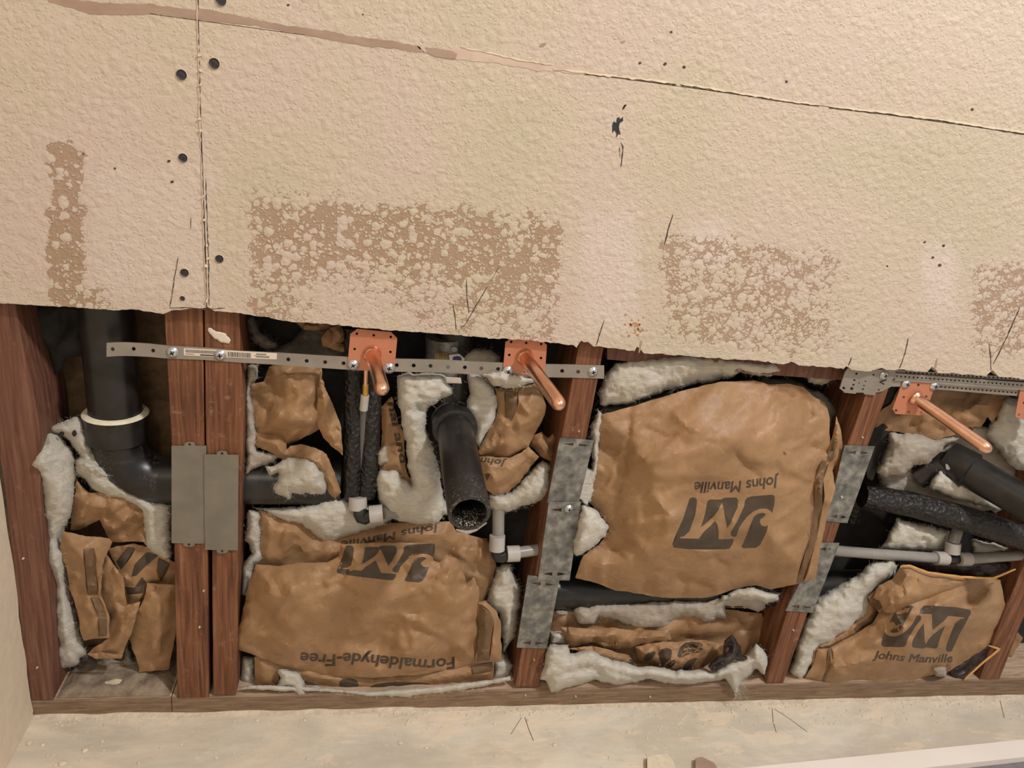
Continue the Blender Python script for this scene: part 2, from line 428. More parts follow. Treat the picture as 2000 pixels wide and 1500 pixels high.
def kraft_mat(name, ca, cb):
    m, nt, b = new_mat(name); v = coords(nt)
    f = noise(nt, v, 14, 6, .6); g = noise(nt, coords(nt, (1, 1, 6)), 160, 3)
    c = ramp(nt, f, [(.3, ca), (.7, cb)]); c = mixc(nt, .12, c, ramp(nt, g, [(.3, (.2, .2, .2)), (.7, (1, 1, 1))]), 'MULTIPLY')
    # pale scuffs along fine wrinkles
    vo = N(nt, 'ShaderNodeTexVoronoi', feature='DISTANCE_TO_EDGE', Scale=40); vv = N(nt, 'ShaderNodeVectorMath', operation='ADD')
    nz = N(nt, 'ShaderNodeTexNoise', Scale=30, Detail=3); nt.links.new(v, nz.inputs['Vector'])
    sc2 = N(nt, 'ShaderNodeVectorMath', operation='SCALE'); sc2.inputs['Scale'].default_value = .045
    nt.links.new(nz.outputs['Color'], sc2.inputs[0]); nt.links.new(v, vv.inputs[0]); nt.links.new(sc2.outputs[0], vv.inputs[1]); nt.links.new(vv.outputs[0], vo.inputs['Vector'])
    edge = ramp(nt, vo.outputs['Distance'], [(0, (1, 1, 1)), (.06, (0, 0, 0))])
    msk = ramp(nt, noise(nt, v, 45, 4), [(.50, (0, 0, 0)), (.62, (1, 1, 1))])
    k = math_(nt, 'MULTIPLY', math_(nt, 'MULTIPLY', edge, msk), 0.0 if 'ink' in name else .20)
    nt.links.new(mixc(nt, k, c, srgb(206, 166, 122)), b.inputs['Base Color'])
    b.inputs['Roughness'].default_value = .5; b.inputs['Specular IOR Level'].default_value = .35
    h = math_(nt, 'ADD', math_(nt, 'MULTIPLY', vo.outputs['Distance'], 1.0), math_(nt, 'MULTIPLY', noise(nt, v, 60, 4), .8))
    bump(nt, b, h, .5, .0020)
    return m
M_KRAFT = kraft_mat('kraft_paper', srgb(146, 112, 78), srgb(170, 134, 98))
M_KRAFTD = kraft_mat('dark_glue_strip', srgb(104, 80, 56), srgb(122, 96, 70))  # adhesive strip on the paper flanges, its own darker brown
M_INK = kraft_mat('printed_ink', srgb(72, 60, 48), srgb(84, 71, 58))
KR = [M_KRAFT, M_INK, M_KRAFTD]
M_EDGE = simple('kraft_cut_edge', srgb(206, 150, 88), srgb(220, 170, 108), 90, .7, 0, .2, .0005)
M_ASPH = simple('asphalt_backing', srgb(30, 24, 24), srgb(64, 50, 46), 60, .3, 0, .8, .003)

def wool_mat(name, ca, cb, grey=.0):
    m, nt, b = new_mat(name); v = coords(nt, (1, 1, 1)); vs = coords(nt, (.45, 1, 1.6), (0, .35, 0))
    f = noise(nt, v, 22, 6, .6); nt.links.new(ramp(nt, f, [(.3, ca), (.65, cb)]), b.inputs['Base Color'])
    b.inputs['Roughness'].default_value = .95; b.inputs['Specular IOR Level'].default_value = .08
    b.inputs['Sheen Weight'].default_value = .2; b.inputs['Sheen Roughness'].default_value = .5
    b.inputs['Subsurface Weight'].default_value = .15; b.inputs['Subsurface Radius'].default_value = (.012, .011, .009); b.inputs['Subsurface Scale'].default_value = 1.0
    h = math_(nt, 'ADD', math_(nt, 'MULTIPLY', noise(nt, vs, 90, 8, .72, 2.0), 1.0), math_(nt, 'MULTIPLY', noise(nt, vs, 420, 5, .75, 2.5), .35))
    h = math_(nt, 'ADD', h, math_(nt, 'MULTIPLY', noise(nt, coords(nt, (.5, 1, 2.2), (0, .5, 0)), 28, 5, .6, 1.5), 1.3)); bump(nt, b, h, 1.0, .0050)
    return m
M_WOOL = wool_mat('glass_wool', srgb(230, 220, 200), srgb(246, 240, 226))
M_WOOLG = wool_mat('dusty_glass_wool', srgb(182, 168, 150), srgb(216, 204, 186))
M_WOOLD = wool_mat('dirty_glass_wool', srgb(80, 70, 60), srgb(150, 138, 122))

M_ABS = simple('black_plastic_pipe', srgb(26, 25, 24), srgb(42, 40, 38), 25, .33, 0, .12, .0006, lo=.4, hi=.62, spec=.5)
def dusty_black():
    m, nt, b = new_mat('dusty_black_plastic'); v = coords(nt)
    k = math_(nt, 'MULTIPLY', ramp(nt, noise(nt, v, 300, 4, .7), [(.52, (0, 0, 0)), (.66, (1, 1, 1))]), ramp(nt, noise(nt, v, 16, 3), [(.45, (0, 0, 0)), (.62, (1, 1, 1))]))
    sm_ = ramp(nt, noise(nt, coords(nt, (1, 1, 3), (.3, .4, 0)), 24, 6, .7), [(.52, (0, 0, 0)), (.72, (1, 1, 1))])
    c = mixc(nt, math_(nt, 'MULTIPLY', sm_, .22), srgb(30, 29, 29), srgb(104, 100, 96)); nt.links.new(mixc(nt, math_(nt, 'MULTIPLY', k, .5), c, srgb(160, 150, 138)), b.inputs['Base Color'])
    b.inputs['Roughness'].default_value = .34; bump(nt, b, noise(nt, v, 60, 4), .2, .0010); return m
M_ABSD = dusty_black()
M_FOAM, nt, b = new_mat('black_pipe_foam'); v = coords(nt, (1, 1, 1)); vo = N(nt, 'ShaderNodeTexVoronoi', Scale=170); nt.links.new(v, vo.inputs['Vector'])
nt.links.new(ramp(nt, noise(nt, v, 60, 4), [(.4, srgb(24, 22, 21)), (.7, srgb(40, 37, 35))]), b.inputs['Base Color']); b.inputs['Roughness'].default_value = .38
bump(nt, b, math_(nt, 'ADD', vo.outputs['Distance'], noise(nt, v, 120, 4, .7, 1)), .9, .003)
M_PRIMER = simple('cream_glue_ring', srgb(216, 206, 176), srgb(232, 224, 200), 90, .5, 0, .3, .001)
M_GREYP = simple('grey_painted_steel', srgb(122, 116, 104), srgb(132, 126, 113), 40, .5, .25, .1, .0004)
M_GALV, nt, b = new_mat('galvanised_steel'); v = coords(nt); vo = N(nt, 'ShaderNodeTexVoronoi', Scale=75, feature='SMOOTH_F1'); nt.links.new(v, vo.inputs['Vector'])
nt.links.new(ramp(nt, math_(nt, 'ADD', math_(nt, 'MULTIPLY', vo.outputs['Distance'], .35), math_(nt, 'MULTIPLY', noise(nt, v, 90, 5, .65), .7)), [(.28, srgb(86, 86, 84)), (.48, srgb(122, 122, 118)), (.68, srgb(168, 166, 158))]), b.inputs['Base Color'])
b.inputs['Metallic'].default_value = .55; b.inputs['Roughness'].default_value = .45; bump(nt, b, noise(nt, v, 160, 3), .12, .0005)
M_STRAP = simple('zinc_strap', srgb(150, 142, 132), srgb(164, 156, 146), 30, .42, .5, .06, .0003)
M_ZINC = simple('zinc_screw', srgb(186, 188, 190), srgb(206, 208, 210), 80, .3, .8, .1, .0003)
M_COP, nt, b = new_mat('copper'); v = coords(nt); nt.links.new(ramp(nt, noise(nt, v, 45, 5, .6), [(.35, srgb(226, 172, 142)), (.65, srgb(246, 200, 172))]), b.inputs['Base Color'])
b.inputs['Metallic'].default_value = 1; b.inputs['Roughness'].default_value = .27; bump(nt, b, noise(nt, v, 40, 3), .15, .001)
M_COPP = simple('coppered_plate', srgb(188, 122, 92), srgb(195, 130, 100), 20, .45, .15, .05, .0003)
M_BRASS = simple('brass', srgb(190, 150, 70), srgb(206, 168, 86), 60, .35, .7, 0)
M_PEX = simple('white_pex', srgb(134, 129, 122), srgb(150, 145, 138), 20, .3, 0, .05, .0004)
M_PEXR = simple('white_pex_ring', srgb(168, 162, 155), srgb(182, 176, 168), 20, .3, 0, .05, .0004)
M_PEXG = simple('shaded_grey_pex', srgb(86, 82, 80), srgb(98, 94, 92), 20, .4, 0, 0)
M_LABEL = simple('white_label', srgb(214, 200, 184), srgb(222, 208, 194), 20, .5, 0, 0)
M_LABELI = simple('label_ink', srgb(60, 50, 46), srgb(72, 62, 56), 20, .6, 0, 0)
M_BLUE = simple('blue_print', srgb(40, 46, 110), srgb(50, 56, 124), 20, .5, 0, 0)
def floor_mat():
    m, nt, b = new_mat('stained_concrete'); v = coords(nt); vs = coords(nt, (.6, 1.4, 1), (0, 0, .15))
    c = ramp(nt, noise(nt, vs, 7, 7, .62, .6), [(.30, srgb(202, 190, 172)), (.46, srgb(230, 216, 194)), (.60, srgb(218, 210, 194)), (.74, srgb(236, 220, 200))])
    n = noise(nt, vs, 16, 9, .72, .4); pa = ramp(nt, n, [(.56, (0, 0, 0)), (.59, (1, 1, 1))])
    c = mixc(nt, math_(nt, 'MULTIPLY', ramp(nt, noise(nt, vs, 5, 6, .65, .8), [(.42, (0, 0, 0)), (.6, (1, 1, 1))]), .45), c, srgb(172, 160, 142)); c = mixc(nt, math_(nt, 'MULTIPLY', pa, .5), c, srgb(238, 218, 190)); c = mixc(nt, .5, c, ramp(nt, noise(nt, coords(nt, (.5, 2.5, 1), (0, 0, .1)), 40, 6, .7), [(.3, (.8, .8, .8)), (.7, (1, 1, 1))]), 'MULTIPLY')
    sp = ramp(nt, noise(nt, v, 150, 3, .6), [(.64, (0, 0, 0)), (.68, (1, 1, 1))]); c = mixc(nt, math_(nt, 'MULTIPLY', sp, .6), c, srgb(222, 206, 180))
    scr = ramp(nt, noise(nt, coords(nt, (.15, 3, 1), (0, 0, .3)), 60, 4, .6), [(.62, (0, 0, 0)), (.68, (1, 1, 1))]); c = mixc(nt, math_(nt, 'MULTIPLY', scr, .25), c, srgb(212, 196, 170))
    nt.links.new(c, b.inputs['Base Color']); b.inputs['Roughness'].default_value = .75
    bump(nt, b, math_(nt, 'ADD', math_(nt, 'MULTIPLY', n, 1), math_(nt, 'MULTIPLY', noise(nt, v, 90, 4), .3)), .4, .003); return m
M_FLOOR = floor_mat()
M_DUST = simple('plaster_dust', srgb(196, 182, 160), srgb(218, 204, 182), 120, .95, 0, .8, .002)
M_WHITE = simple('white_painted_board', srgb(232, 222, 212), srgb(238, 228, 218), 10, .4, 0, 0)
M_GREY = simple('shaded_grey_side', srgb(112, 106, 106), srgb(124, 118, 118), 60, .8, 0, .2, .001)  # grey carries the shadow on the board's front side

# ------------------------------------------------------------------ the setting
TH = .0127
def zf(x): return .018-.0223*(x+.40)          # the slab runs slightly out of level
fl = [(-.55, .2), (2.6, .2), (2.6, -2.6), (-.55, -2.6)]
fv = []; nx, ny = 60, 50
for j in range(ny+1):
    for i in range(nx+1):
        x = -.402+3.0*i/nx; y = .12-2.7*j/ny; fv.append((x, y, zf(x)-.0002))
nb_ = len(fv); fv += [(x, y, z-.06) for x, y, z in [fv[0], fv[nx], fv[-1], fv[-1-nx]]]
ff = [(j*(nx+1)+i, (j+1)*(nx+1)+i, (j+1)*(nx+1)+i+1, j*(nx+1)+i+1) for j in range(ny) for i in range(nx)]
ff.append((nb_, nb_+1, nb_+2, nb_+3))
structure(link_mesh('floor', fv, ff, M_FLOOR))

# left wall: plaster board face at X=-.402, its back edge broken along the corner stud
n = 60; zs = [-.02+.55*i/30 if i <= 30 else .53+1.8*(i-30)/30 for i in range(n+1)]
vs = []
for z in zs:
    e = .006*float(fbm(np.array([z*55.]), np.array([3.3]), 2)[0])
    vs += [(-.3975, -.0015+e, z), (-.3975, -2.5, z), (-.412, -.0015+e, z), (-.412, -2.5, z)]
fs = []
for i in range(n):
    a = i*4; b_ = a+4
    fs += [(a, b_, b_+1, a+1), (a+2, a+3, b_+3, b_+2), (a, a+2, b_+2, b_), (a+1, b_+1, b_+3, a+3)]
structure(link_mesh('wall_left', vs, fs, M_DRYL, smooth_=False))

# front wall of drywall: three boards, bottom cut away
def soft(x, y, x0, x1, y0, y1, fx=25, fy=25, sd=1):
    nz = fbm(x/28, y/28, sd, 3)*22
    a = np.clip((x+nz-x0)/fx, 0, 1)*np.clip((x1-x-nz)/fx, 0, 1)*np.clip((y+nz-y0)/fy, 0, 1)*np.clip((y1-y+nz)/fy, 0, 1)
    return a
def bare(x, y):
    sl = y-(x-460)*.075
    v = .87*soft(x, sl, 450, 1128, 305, 700, 45, 90, 1)*(1-.34*np.clip((sl-490)/90, 0, 1)*np.clip((1000-x)/250, .35, 1)*np.clip((x-520)/120, .2, 1))
    v = np.maximum(v, .78*soft(x, y-(x-1260)*.10, 1255, 1800, 405, 712, 45, 60, 2)*np.clip((1850-x)/260, .2, 1))
    v = np.maximum(v, .95*soft(x, y, 80, 176, 258, 640, 18, 35, 3)); v = np.maximum(v, .84*soft(x, y, 100, 270, 515, 680, 35, 50, 4)*np.clip((330-x)/150, 0, 1))
    v = np.maximum(v, .42*soft(x, y, 150, 240, 290, 560, 30, 40, 7)*.8)
    v = np.maximum(v, .8*soft(x, y, 1868, 2200, 470, 745, 45, 60, 5))
    return v
def patch(x, y):
    v = soft(x, y, 1125, 1262, 380, 665, 30, 50, 6)*.8
    v = np.maximum(v, soft(x, y, 1790, 1880, 455, 640, 30, 50, 8)*.9)
    v = np.maximum(v, soft(x, y, 170, 440, 290, 600, 40, 50, 9)*.5)
    v = np.maximum(v, soft(x, y, 1330, 1450, 420, 540, 40, 40, 10)*.8)
    v = np.maximum(v, np.clip((y*-1+60+(x-1300)*.25)/500, 0, .6))  # paler, cooler light towards the upper right, put into the wall colour
    return v
A_ = dict(bare=bare, patch=patch)
bottom = [(-40, 588), (0, 592), (60, 596), (150, 600), (222, 606), (260, 604), (318, 613), (335, 607), (380, 602), (403, 601)]
bottomR = [(404.5, 601), (420, 608), (470, 612), (520, 620), (570, 629), (640, 633), (700, 640), (760, 645), (840, 650), (900, 655), (965, 661), (1040, 665), (1060, 668), (1120, 674), (1126, 680), (1135, 666), (1148, 668), (1160, 676), (1215, 682), (1240, 686), (1244, 676), (1258, 690), (1330, 694), (1400, 700), (1480, 704), (1530, 712), (1545, 706), (1560, 713), (1620, 717), (1648, 721), (1652, 714), (1664, 722), (1700, 725), (1722, 718), (1732, 722), (1760, 722), (1812, 727), (1820, 716), (1832, 728), (1880, 731), (1925, 735), (1938, 722), (1952, 736), (2010, 742), (2100, 748), (2400, 768)]
def wp(x, z): return proj(x, -TH, z)
ZS = CAMZ+.0415*(.85-TH)         # level of the horizontal joint
XE = 1.75
wb = thing('wall_back', '', 'wall'); del wb['label']; del wb['category']; structure(wb)
def jb(L, a, sd):
    return jag(densify(L, 5, False), a, 8, sd)
lt = wp(-.4018, ZS-.0004)
seamx = lambda y: 386+(y/600.)*17
b1 = [lt]+[wp(-.4018, CAMZ-.3)]+[wp(-.4018, .59)]+jb([(-60, 586)]+bottom[1:], 1.0, 3)+[(402.2, 599), (400, 500), (396.5, 420), (394, 330), (389.5, 200), (387.5, 100), (386.6, 52), (386.2, 42)]
b1 = [p for p in b1]
hl = lambda x: proj_h(x)
def proj_h(px):        # pixel height of the joint line at pixel column px
    a = wp(-.3, ZS); c = wp(.9, ZS); return a[1]+(px-a[0])*(c[1]-a[1])/(c[0]-a[0])
b1[-1] = (386.3, proj_h(386.3)+.6)
seam = [(388.2, proj_h(388.2)+.6), (389.6, 100), (391.8, 200), (396.5, 330), (399.5, 420), (402.5, 500), (404.5, 599)]
right = wp(XE, .43); rt = wp(XE, ZS)
b2 = seam+jb(bottomR[1:], 1.3, 5)+[(rt[0]+0, right[1]), (rt[0], rt[1]+.5)]
b2 = [p for p in b2]
plate('drywall_board', b1, M_DRY, wb, -TH, TH-.0002, step=9, attr=A_)
plate('drywall_board', b2, M_DRY, wb, -TH, TH-.0002, step=11, attr=A_)
tl = wp(-.4018, 1.75); tr = wp(XE, 1.75)
def upper(x0, x1, name='drywall_board'):
    a = wp(x0, ZS+.0003); b_ = wp(x1, ZS+.0003); c = wp(x1, 1.75); d = wp(x0, 1.75)
    return plate(name, [a, b_, c, d], M_DRY, wb, -TH, TH-.0002, step=16, attr=A_)
xs0 = float(P(386.6, 8, -TH)[0])
upper(-.4018, xs0-.0006); upper(xs0+.0006, XE)

def ribbon(name, line, wpx, mat, parent, Y=-TH-.0003, th=.0003, vary=.5, seed=1, taper=True):
    L = densify(line, 4, False); a = np.array(L); n = len(a); t = np.gradient(a, axis=0); t /= np.hypot(t[:, 0], t[:, 1])[:, None]
    nn = np.stack([-t[:, 1], t[:, 0]], 1); s = np.linspace(0, 1, n)
    wd = wpx*.5*(1+vary*2*vnoise(a[:, 0]/6, a[:, 1]/6, seed))
    if taper: wd = wd*np.clip(np.minimum(s, 1-s)*8+.3, 0, 1)
    off = vnoise(a[:, 0]/9, a[:, 1]/9, seed+4)*wpx*.8*vary
    l = a+nn*(off+wd)[:, None]; r = a+nn*(off-wd)[:, None]
    return plate(name, [tuple(p) for p in l.tolist()]+[tuple(p) for p in r[::-1].tolist()], mat, parent, Y, th)
# torn joint tape along the horizontal joint
up_e = [(95, -8), (130, -3), (200, 6), (290, 8), (384, 20), (392, 16), (470, 31), (560, 50), (650, 62), (700, 72), (760, 79), (815, 90)]
lo_e = [(832, 104), (780, 96), (700, 88), (640, 76), (560, 62), (500, 50), (430, 43), (400, 42), (384, 39), (345, 31), (290, 27), (240, 30), (175, 27), (130, 12), (95, 4)]
plate('torn_paper_strip', jag(densify(up_e+lo_e, 5), 1.6, 10, 4), M_TORN, wb, -TH-.0004, .0005)
pl2 = [(815, 90), (850, 98), (900, 92), (960, 104), (1010, 116), (1060, 126), (1110, 131), (1160, 136), (1210, 148), (1160, 146), (1110, 142), (1050, 138), (1000, 128), (950, 122), (900, 116), (850, 110), (832, 104)]
plate('torn_paper_strip', jag(densify(pl2, 4), 2.0, 8, 5), M_PALE, wb, -TH-.0004, .0005)
plate('torn_paper_strip', jag(densify([(832, 92), (880, 99), (893, 105), (890, 116), (850, 110), (834, 102)], 4), .6, 8, 6), M_TORN, wb, -TH-.0008, .0005)
for i, (x0, x1) in enumerate([(1080, 1330), (1330, 1620), (1620, 1830), (1830, 2060)]):
    ribbon('joint_crack', [(x, proj_h(x)+2*math.sin(x*.013)) for x in range(x0, x1+1, 30)], 1.7, M_LINE, wb, seed=i+2, vary=.9, taper=False)
    ribbon('raised_paper_edge', [(x, proj_h(x)-3.0+2*math.sin(x*.013)) for x in range(x0, x1+1, 30)], 3.2, M_CREAM, wb, Y=-TH-.0010, th=.0012, seed=i+12, vary=.8)
ribbon('raised_paper_edge', [(900, 92), (960, 104), (1010, 116), (1080, 127)], 2.2, M_CREAM, wb, Y=-TH-.001, th=.0012, seed=31, vary=.9)
# vertical seam: dark slit, curled fuzz either side
ribbon('seam_gap', [(387.2, -60), (387.3, 50), (388.6, 100), (390.6, 200), (395, 330), (398, 420), (401, 500), (403.3, 600)], 1.8, M_VOID, wb, Y=-TH-.0002, seed=3, vary=.6, taper=False)
ribbon('curled_paper_edge', [(384, -60), (385, 30), (387, 100), (389, 200), (392, 290)], 2.6, M_PALE, wb, Y=-TH-.0010, th=.0012, seed=8, vary=1.1)
ribbon('curled_paper_edge', [(393, 300), (396, 400), (399, 500), (403, 596)], 1.8, M_PALE, wb, Y=-TH-.001, th=.0012, seed=9, vary=.8)
ribbon('seam_gap', [(402, 350), (404.5, 430), (407, 500), (408.5, 595)], 1.7, M_LINE, wb, seed=6, vary=.9)
for k, (x, y) in enumerate([(390, 108), (391, 138), (392, 165), (390, 232), (391, 255), (396, 385), (399, 430), (404, 480), (406, 505), (402, 520), (404, 588), (411, 600)]):
    plate('paper_curl', jag(ring(x, y, 3.4, 9, 1.8, k*1.1), .9, 3, k), M_CREAM, wb, -TH-.003, .003)
# pencil and knife marks
for k, (ln, wd) in enumerate([([(348, 503), (341, 540), (332, 600)], 1.8), ([(373, 424), (372, 447)], 1.2), ([(330, 602), (360, 601), (400, 604), (440, 602)], 1.5), ([(911, 545), (912, 580), (916, 612)], 1.6),
                     ([(952, 560), (930, 597), (908, 635), (900, 640)], 1.6), ([(885, 595), (889, 620), (891, 646)], 1.6), ([(1180, 625), (1172, 650), (1164, 676)], 1.8), ([(1315, 418), (1306, 445), (1298, 478)], 2.0),
                     ([(1774, 661), (1768, 690), (1757, 720)], 1.8), ([(1932, 672), (1935, 700), (1936, 724)], 1.5), ([(1992, 600), (1968, 655), (1940, 712)], 2.0), ([(1663, 698), (1657, 714)], 2.4), ([(1831, 700), (1825, 722)], 4.0), ([(1253, 665), (1247, 690)], 4.0), ([(975, 520), (960, 548)], 1.0)]):
    ribbon('pencil_line', ln, wd, M_LINE if wd < 3.5 else M_TORN, wb, seed=k+20, vary=.6)
# sunk screws with dimple
for k, (x, y, r) in enumerate([(355, 146, 8.6), (419, 124, 8.8), (358, 308, 7.6), (429, 505, 7.4), (361, 532, 7.6), (357, 582, 4.5), (432, 1, 8.6)]):
    c = pt(x, y, -TH)
    vs = []; fs = []
    prof = [(1.10, .0006), (1.05, .0001), (1.0, -.0006), (.92, .0008), (.5, .0003), (.0001, .0003)]; sgm = 20; rr = r*.00058
    for (q, dy) in prof:
        for j in range(sgm): a = 2*math.pi*j/sgm; vs.append((c.x+rr*q*math.cos(a), -TH+dy-.0009, c.z+rr*q*math.sin(a)))
    for i in range(len(prof)-1):
        for j in range(sgm): fs.append((i*sgm+j, i*sgm+(j+1) % sgm, (i+1)*sgm+(j+1) % sgm, (i+1)*sgm+j))
    o = link_mesh('drywall_screw', vs, fs, [M_DRYL, M_DSCREW], wb)
    o.data.polygons.foreach_set('material_index', [0 if i < 2*sgm else 1 for i in range(len(fs))])
# gouge and small holes
go = C(1150, 180, .1067, [(520, 470), (560, 460), (570, 500), (630, 450), (628, 520), (570, 560), (550, 620), (560, 700), (590, 775), (540, 770), (500, 830), (510, 760), (470, 690), (430, 750), (430, 640), (440, 560), (470, 535), (490, 560), (510, 550)])
plate('gouge', jag(densify(go, 2.5), .5, 4, 3), M_DSCREW, wb, -TH-.0004, .0004)
plate('gouge', C(1150, 180, .1067, [(620, 330), (620, 280), (660, 225), (700, 230), (670, 270), (640, 310)]), M_VOID, wb, -TH-.0004, .0004)
ribbon('gouge', C(1150, 180, .1067, [(590, 920), (625, 1000), (620, 1100), (605, 1250), (585, 1370)]), 2.2, M_LINE, wb, seed=7, vary=1)
ribbon('gouge', C(1150, 180, .1067, [(560, 1000), (565, 1100), (580, 1200)]), 1.2, M_LINE, wb, seed=9, vary=1)
for k, (x, y, r, q) in enumerate([(1060, 88, 7.5, 3.5), (1217, 82, 5, 2.4), (1250, 123, 3.5, 2.5), (1299, 125, 4, 3), (1336, 131, 3, 3), (1311, 63, 2.6, 2.4), (1536, 160, 2.6, 2.6), (1899, 214, 3, 2.6), (1806, 473, 3, 1.8), (1843, 480, 3, 2.4), (1822, 503, 3, 2.4), (1836, 518, 3.6, 3),
                                (224, 329, 2.2, 2.2), (330, 315, 3.6, 2.6), (336, 355, 4, 2.6), (163, 301, 2, 1.6), (1733, 520, 2, 2), (563, 10, 2.5, 2), (709, 28, 1.6, 1.6), (357, 581, 5, 3)]):
    plate('nail_hole', jag(ring(x, y, r, 10, q, -.4), .5, 3, k), M_TORN if k in (0, 1) else M_LINE, wb, -TH-.0003, .0003)
# rust spot near the bottom edge
for k in range(34):
    x = random.gauss(1243, 11); y = random.gauss(640, 10); M_RUST = bpy.data.materials.get('rust') or simple('rust', srgb(178, 104, 66), srgb(196, 132, 92), 90, .9, 0, 0)
    if k == 0: rv, rf = [], []
    c = [pt(x+a, y+b_, -TH-.0004) for a, b_ in ring(0, 0, random.uniform(.8, 2.6), 6)]
    i0 = len(rv); rv += c; rf.append(tuple(range(i0, i0+6))[::-1])
o = link_mesh('rust_spots', rv, rf, M_RUST, wb); o['kind'] = 'stuff'

# outer sheathing behind the studs
ob = structure(plate('wall_outer', [proj(-.5, .0895, -.05), proj(1.8, .0895, -.05), proj(1.8, .0895, 1.0), proj(-.5, .0895, 1.0)], M_BOARD, None, .0895, .012))

structure(plate('wall_rear', [proj(-.13, .0882, .0), proj(1.8, .0882, .0), proj(1.8, .0882, .75), proj(-.13, .0882, .75)], M_FELT, None, .0882, .0010))  # black sheet added to darken the backs of the middle and right bays
# ------------------------------------------------------------------ framing
def lin(p, q, y): return p[0]+(q[0]-p[0])*(y-p[1])/(q[1]-p[1])
def stud(L, R, top, bot, label, mat, grp=None, depth=.0885, Y=0.0, extra=None, nm='wall_stud', jg=.35, seed=1):
    left = [(lin(*L, y) if len(L) == 2 else float(np.interp(y, [p[1] for p in L], [p[0] for p in L])), y) for y in np.linspace(top, bot, 26)]
    rgt = [(lin(*R, y) if len(R) == 2 else float(np.interp(y, [p[1] for p in R], [p[0] for p in R])), y) for y in np.linspace(top, bot, 26)]
    oo = left+rgt[::-1]; oo = jag(oo, jg, 30, seed)
    o = plate(nm, oo, mat, None, Y, depth, bev=.0012)
    return tag(o, label, 'stud', grp)
stud([(-12, 520), (-6, 600), (-8, 720), (-2, 800), (0, 890), (22, 1060), (42, 1230), (57, 1374)], [(18, 520), (30, 600), (50, 700), (64, 757), (78, 845), (80, 900), (78, 960), (86, 1073), (98, 1180), (103, 1287), (104, 1366)], 520, 1368, 'dark reddish corner stud with a waney edge beside the left wall', M_CORNER, seed=2, depth=.085)
dg = None
stud([(318, 520), (321, 613), (336, 880), (341, 1100), (346, 1366)], [(393, 520), (396, 608), (399, 870), (405, 1062), (408, 1345), (408, 1366)], 520, 1366, 'red stud of the doubled pair, the one left of the seam', M_RED, seed=3)
stud([(397, 520), (399, 608), (402, 870), (414, 1062), (416, 1345), (417, 1359)], [(464, 520), (467, 613), (470, 700), (477, 780), (474, 900), (466, 1080), (463, 1345), (461, 1358)], 520, 1358, 'red stud of the doubled pair, the one right of the seam', M_RED, seed=4)
stud([(1150, 560), (1131, 671), (1005, 1344)], [(1200, 560), (1180, 678), (1052, 1344)], 580, 1342, 'reddish stud behind the three galvanised plates', M_RED, seed=5)
stud([(1752, 560), (1691, 770), (1537, 1198), (1496, 1336)], [(1790, 560), (1735, 762), (1578, 1197), (1531, 1333)], 620, 1334, 'orange-brown stud right of the big paper bag', M_RED, seed=6)
stud([(2050, 980), (1960, 1200), (1912, 1330)], [(2095, 980), (2000, 1205), (1952, 1328)], 900, 1327, 'brown stud at the right edge of the photo', M_RED, seed=7)
# sole plates lying on the floor
def sole(name, x0px, x1px, label, seed, endjag=0):
    # front face top and bottom edges; board 89 mm deep
    xa = float(P(x0px, 1370)[0]); xb = float(P(x1px, 1345)[0]); nseg = 40; vs = []
    for i in range(nseg+1):
        x = xa+(xb-xa)*i/nseg
        zt = CAMZ-.85*(.947+.0157*(x/.85+.47)); zb = zf(x)-.0
        yj = .0006*float(fbm(np.array([x*30]), np.array([seed*1.]), 3)[0])
        vs += [(x, yj, zb), (x, yj-.0002, zt-.002), (x, yj+.002, zt), (x, .0885, zt), (x, .0885, zb)]
    fs = []
    for i in range(nseg):
        for k in range(5): a = i*5+k; b_ = i*5+(k+1) % 5; fs.append((a, b_, b_+5, a+5))
    fs += [(4, 3, 2, 1, 0), tuple(nseg*5+k for k in range(5))]
    o = link_mesh(name, vs, fs, [M_SOLE, M_SOLETOP], None, False); o.data.polygons.foreach_set('material_index', [1 if (i < nseg*5 and i % 5 == 2) else 0 for i in range(len(fs))]); return tag(o, label, 'plate', None)
sole('sole_plate', 62, 333, 'short sole plate under the left bay, ending in a split', 1)
sole('sole_plate', 336, 2080, 'long grey-brown sole plate along the floor under the studs', 2)
# blocking seen under the cut edge between the second and third stud
tag(plate('blocking', [(1186, 640), (1290, 650), (1700, 690), (1700, 745), (1640, 742), (1500, 732), (1300, 712), (1186, 702)], M_CORNER, None, .012, .05), 'dark wooden blocking just under the cut edge above the big bag', 'wood')

